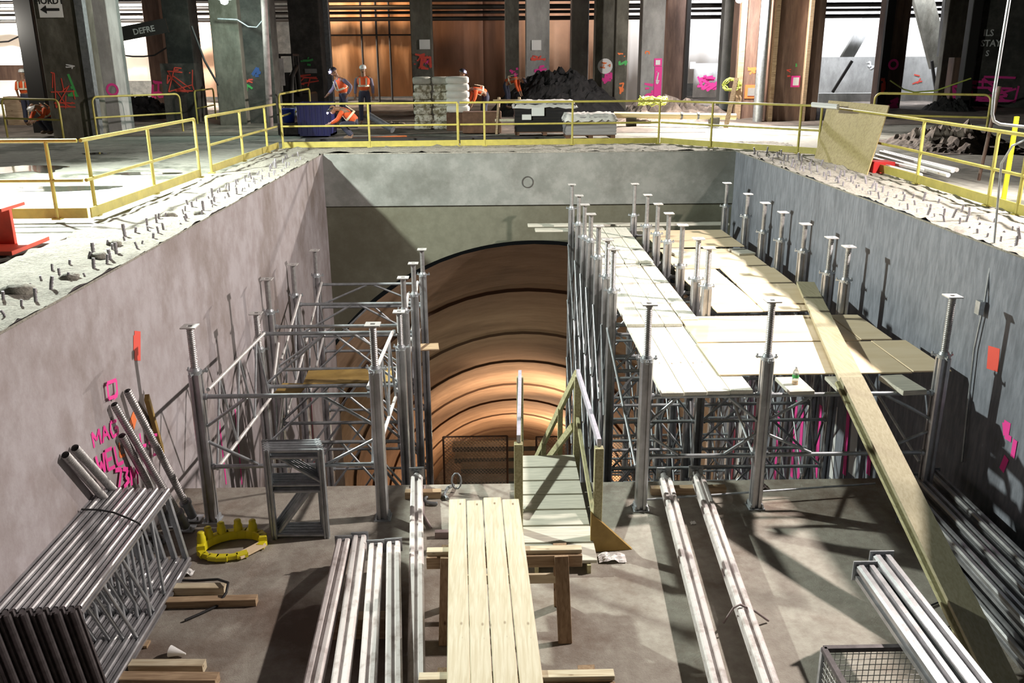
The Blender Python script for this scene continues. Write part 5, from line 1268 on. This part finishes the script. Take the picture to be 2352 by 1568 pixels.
# excavator
a = aY(658, 230, 34); ex = empty('excavator', (a.x, 34.5, 0), 'small dark excavator with a glazed cab behind the pinkish pole', 'excavator')
MB().bb((a.x-.5, 34, .5), (a.x+.9, 35.4, 1.0)).build('body', M['black'], ex, .06)
m = MB(); 
for dx in (-.42, .35):
    for dy in (34.1, 35.0): m.beam((a.x+dx, dy, 1.0), (a.x+dx*.85, dy+.05, 2.3), .07, .07)
m.bb((a.x-.44, 34.0, 2.28), (a.x+.36, 35.1, 2.36)); m.build('cab', M['black'], ex, .01)
MB().bb((a.x-.38, 34.08, 1.25), (a.x-.02, 34.11, 2.2)).build('window', M['wrap_w'], ex); MB().bb((a.x-.2, 34.5, 1.0), (a.x+.2, 35, 1.7)).build('seat', M['rubber'], ex)
for dx in (-.55, .55):
    MB().path([(a.x+dx, 34+1.4*t_, z) for t_, z in ((0, .25), (.1, .05), (.9, .05), (1, .25), (.9, .5), (.1, .5))], .12, 8, True).build('track', M['rubber'], ex)
MB().path([(a.x+.5, 34, .9), (a.x+.62, 33.2, 1.9), (a.x+.6, 32.4, 1.6), (a.x+.55, 32.2, .6)], .09, 8).build('boom', M['black'], ex)
MB().bb((a.x+.3, 32.0, .25), (a.x+.8, 32.4, .6)).build('bucket', M['galv_d'], ex, .05)
# steel plates just behind the rail
for k, (px0, px1, Y, z, m_) in enumerate(((655, 1255, 24.15, .06, 'mud_plank'), (700, 1250, 24.6, .10, 'black'), (800, 1240, 25.1, .08, 'mud_plank'))):
    a = aY(px0, 310, Y); b_ = aY(px1, 310, Y)
    tag(MB().bb((a.x, Y, 0), (b_.x, Y+.22, z)).build('steel_channel', M[m_]), ['nearest long dark steel channel lying behind the back rail', 'middle blackest steel channel behind the back rail', 'farthest steel channel behind the back rail'][k], 'steel channel', 'steel channels behind the back rail')
a = aY(850, 308, 25.6); b_ = aY(930, 300, 25.9); m = MB(); m.beam((a.x, 25.6, .03), (b_.x, 26.1, .03), .16, .05); tag(m.build('orange_board', M['orangep']), 'orange board lying on the channels before the crouching worker', 'board')
a = aY(862, 312, 25.4); b_ = aY(926, 309, 25.4); tag(MB().beam((a.x, 25.42, .03), (b_.x, 25.45, .03), .12, .05).build('orange_board', M['lumber_b']), 'dull reddish board beside the orange board', 'board')
tag(MB().tube((aY(846, 268, 27.5).x, 27.5, .55), (aY(902, 290, 27).x, 27, .15), .1).build('grey_tube', M['galv_d']), 'grey tube sloping to the ground right of the crouching worker', 'tube')
# yellow pipe, leaning board, coils
p = aY(1410, 264, 29.5); q_ = aY(1690, 268, 29.5); yp = MB().tube((p.x, 29.5, p.z), (q_.x, 29.5, q_.z), .1, n=14).build('yellow_pipe', M['ypipe']); tag(yp, 'long cream yellow pipe lying behind the back rail', 'pipe')
for px in (1565, 1603): c = aY(px, 266, 29.5); MB().tube((c.x-.03, 29.5, c.z), (c.x+.03, 29.5, c.z), .12, n=14).build('clamp', M['galv_d'], yp)
for px in (1450, 1640): c = aY(px, 275, 29.5); tag(MB().bb((c.x-.15, 29.35, 0), (c.x+.15, 29.65, p.z-.1)).build('support_block', M['conc_col']), 'concrete block under the %s end of the yellow pipe' % ('left' if px < 1500 else 'right'), 'block', 'blocks under the yellow pipe')
tag(MB().beam((aY(1667, 292, 29).x, 29, 0), (aY(1692, 200, 29.6).x, 29.7, 1.5), .14, .05).build('leaning_board', M['lumber_b']), 'tan board leaning on the numbered brown column', 'board')
def coil(label, px, py, Y, r, m, n, seed, flat=False):
    c = aY(px, py, Y); rr = random.Random(seed); pts = []
    for k in range(n*14): t = k*2*PI/14; u_ = r+rr.uniform(-.12, .05); pts.append(c+(V((u_*math.cos(t), u_*.8*math.sin(t), .03*k/14+.06*math.sin(3*t+k))) if flat else V((u_*math.cos(t), rr.uniform(-.12, .12), u_*.75*math.sin(t)))))
    return tag(MB().path(pts, .022, 5).build('rope_coil', M[m]), label, 'rope coil')
coil('lime green rope coil lying on rubble before the pink striped column', 1500, 240, 31.2, .5, 'greencoil', 8, 1, True)
coil('lime green rope coil hanging by the lamp column', 1681, 195, 32.6, .3, 'greencoil', 5, 2)
# silver tube bundles at the right
for k, (p0, p1, n_, z, lb) in enumerate(((( 1998, 372), (2115, 402), 3, .14, 'front'), ((2014, 356), (2178, 402), 3, .2, 'rear'))):
    for i in range(n_):
        a = aZ(p0[0]+9*i, p0[1]-4*i, z)+V((0, 0, .03*(i % 2))); b_ = aZ(p1[0]+10*i, p1[1]-6*i, z)+V((0, 0, .03*(i % 2)))
        tag(MB().tube(a, b_, .038, n=12).build('steel_tube', M['plate']), '%s shiny tube of the %s bundle beyond the right rail' % (['nearest', 'middle', 'farthest'][i], lb), 'tube', 'shiny tubes beyond the right rail')
a = aZ(1975, 398, 0); tag(MB().bb((a.x+.2, a.y-.1, 0), (a.x+.62, a.y+.3, .22)).build('red_box', M['red'], None, .01), 'red box on the slab behind the chipboard sheet', 'box')
for i in range(2): tag(MB().tube(aZ(1866, 238+4*i, 1.15), aZ(1925, 243+4*i, 1.15), .035).build('white_tube', M['whitep']), '%s white tube poking out left of the chipboard sheet' % ('upper' if i == 0 else 'lower'), 'tube', 'white tubes on the rail')
p = g0(2312, 478); tag(MB().bb((p.x-.03, p.y+.1, 0), (p.x+.03, p.y+.13, 1.3)).build('yellow_strap', M['yellow2']), 'bright yellow upright strip at the right rail', 'strip')
p = g0(1052, 330); tag(MB().bb((p.x-.02, p.y+.35, 0), (p.x+.02, p.y+.37, 1.0)).build('yellow_strap', M['yellow2']), 'bright yellow upright strip behind the back rail', 'strip')
# bunting rope at right
pts = [aY(2045, 185, 37), aY(2075, 205, 36), aY(2100, 212, 35), aY(2150, 208, 34), aY(2230, 180, 34)]
tag(MB().path(pts, .03, 5).build('lime_tape', M['greencoil']), 'lime warning tape hanging across the right side of the hall', 'tape')
# hall cables
tag(MB().path([aY(255, 120, 36)]+[aY(255+(380-255)*t, 122+8*math.sin(t*3.1)*(1), 36) for t in (.2, .4, .6, .8)]+[aY(385, 108, 36)], .03, 5).build('sagging_cable', M['rubber']), 'dark cable sagging before the white sheet at left', 'cable')
tag(MB().path([aY(500+x, 43+y, 29.8) for x, y in ((0, 0), (45, 2), (70, 18), (90, 20), (108, -2))], .03, 5).build('sagging_cable', M['galv_d']), 'cable looping from the double column to the pinkish pole', 'cable')
tag(MB().path([aY(-20, 98, 30), aY(20, 95, 30), aY(55, 78, 30)], .025, 5).build('sagging_cable', M['rubber']), 'dark cable before the brightest sheet at far left', 'cable')
tag(MB().path([aY(440, 60, 30.2), aY(470, 140, 30.2), aY(502, 196, 30.2)], .04, 6).build('sagging_cable', M['rubber']), 'dark hose sloping before the peach tarp', 'cable')
# wooden stool-like blocks at far left
p = gy(48, 31.6); tag(MB().beam(p+V((0, 0, 0)), p+V((0, 0, .95)), .9, .5, (0, 1, 0)).build('stone_block', M['lumber_b'], None, .04), 'pale brown block behind the left tube barrier by the worker', 'block')
tag(MB().bb((aY(-30, 170, 42).x, 42, 1.35), (aY(62, 170, 42).x, 42.4, 2.0)).build('dark_beam', M['rust']), 'dark beam across the brightest sheet at far left', 'beam')
# ------------------------------------------------------------------ hall lamps
def hall_lamp(label, px, py, Y, e, colr, r=.16):
    p = aY(px, py, Y); root = empty('hall_lamp', p, label, 'lamp', 'flood lamps in the hall')
    MB().lathe(p+V((0, 0, .02)), [(.22, 0), (.16, .16), (.06, .2), (.0, .2)], 14).build('lamp_shade', M['galv_d'], root)
    MB().blob(p-V((0, 0, .02)), (.12, .12, .10), 12, 8).build('bulb', M['bulb'], root); MB().tube(p+V((0, 0, .2)), p+V((0, 0, 3.0)), .02).build('cord', M['rubber'], root)
    lamp('hall_lamp_light', 'POINT', p-V((0, .15, .35)), e, colr, shadow_soft_size=.12)
hall_lamp('greenish white lamp over the double column at upper left', 515, 1, 28.6, 260, (.75, 1.0, .88))
hall_lamp('bright white lamp at the top between lamp column and numbered column', 1698, -2, 31, 1500, (1.0, .93, .88))
aim(lamp('hall_lamp_beam', 'SPOT', aY(1698, -2, 31)-V((0, .2, .3)), 7500, (1.0, .90, .80), shadow_soft_size=.12, spot_size=math.radians(132), spot_blend=.4), (4.6, 26.0, 0))
lamp('worker_fill_light', 'POINT', aY(-70, 150, 27.5)+V((0, 0, 1.2)), 260, (1.0, .95, .85), shadow_soft_size=.1)  # added light outside the view to brighten the far left workers
def area(loc, tgt, sx, sy, e, c):
    o = lamp('sheet_light', 'AREA', loc, e, c, shape='RECTANGLE', size=sx, size_y=sy); aim(o, tgt); return o  # added area lights above the view, put in to brighten the sheets
area((-23, 42, 7.2), (-23, 47, 2.5), 6, .6, 9000, (1, .97, .88))
area((-17, 42, 7.2), (-17, 47, 2.5), 4, .6, 4500, (1, .93, .85))
area((-6.3, 42.5, 6.6), (-6.3, 46, 3.0), 2.2, .4, 240, (1, .62, .32))
area((3.5, 43, 7.2), (3.5, 48, 2.5), 6, .5, 170, (1, .7, .55))
area((11, 43, 7.2), (11.5, 48, 2.5), 4, .5, 1500, (.93, .95, 1))
area((20, 43, 7.2), (20.5, 48.5, 2.5), 8, .5, 2200, (.90, .94, 1))

for o in bpy.data.objects:
    if o.get('category') in ('column', 'pole'): o['kind'] = 'thing'
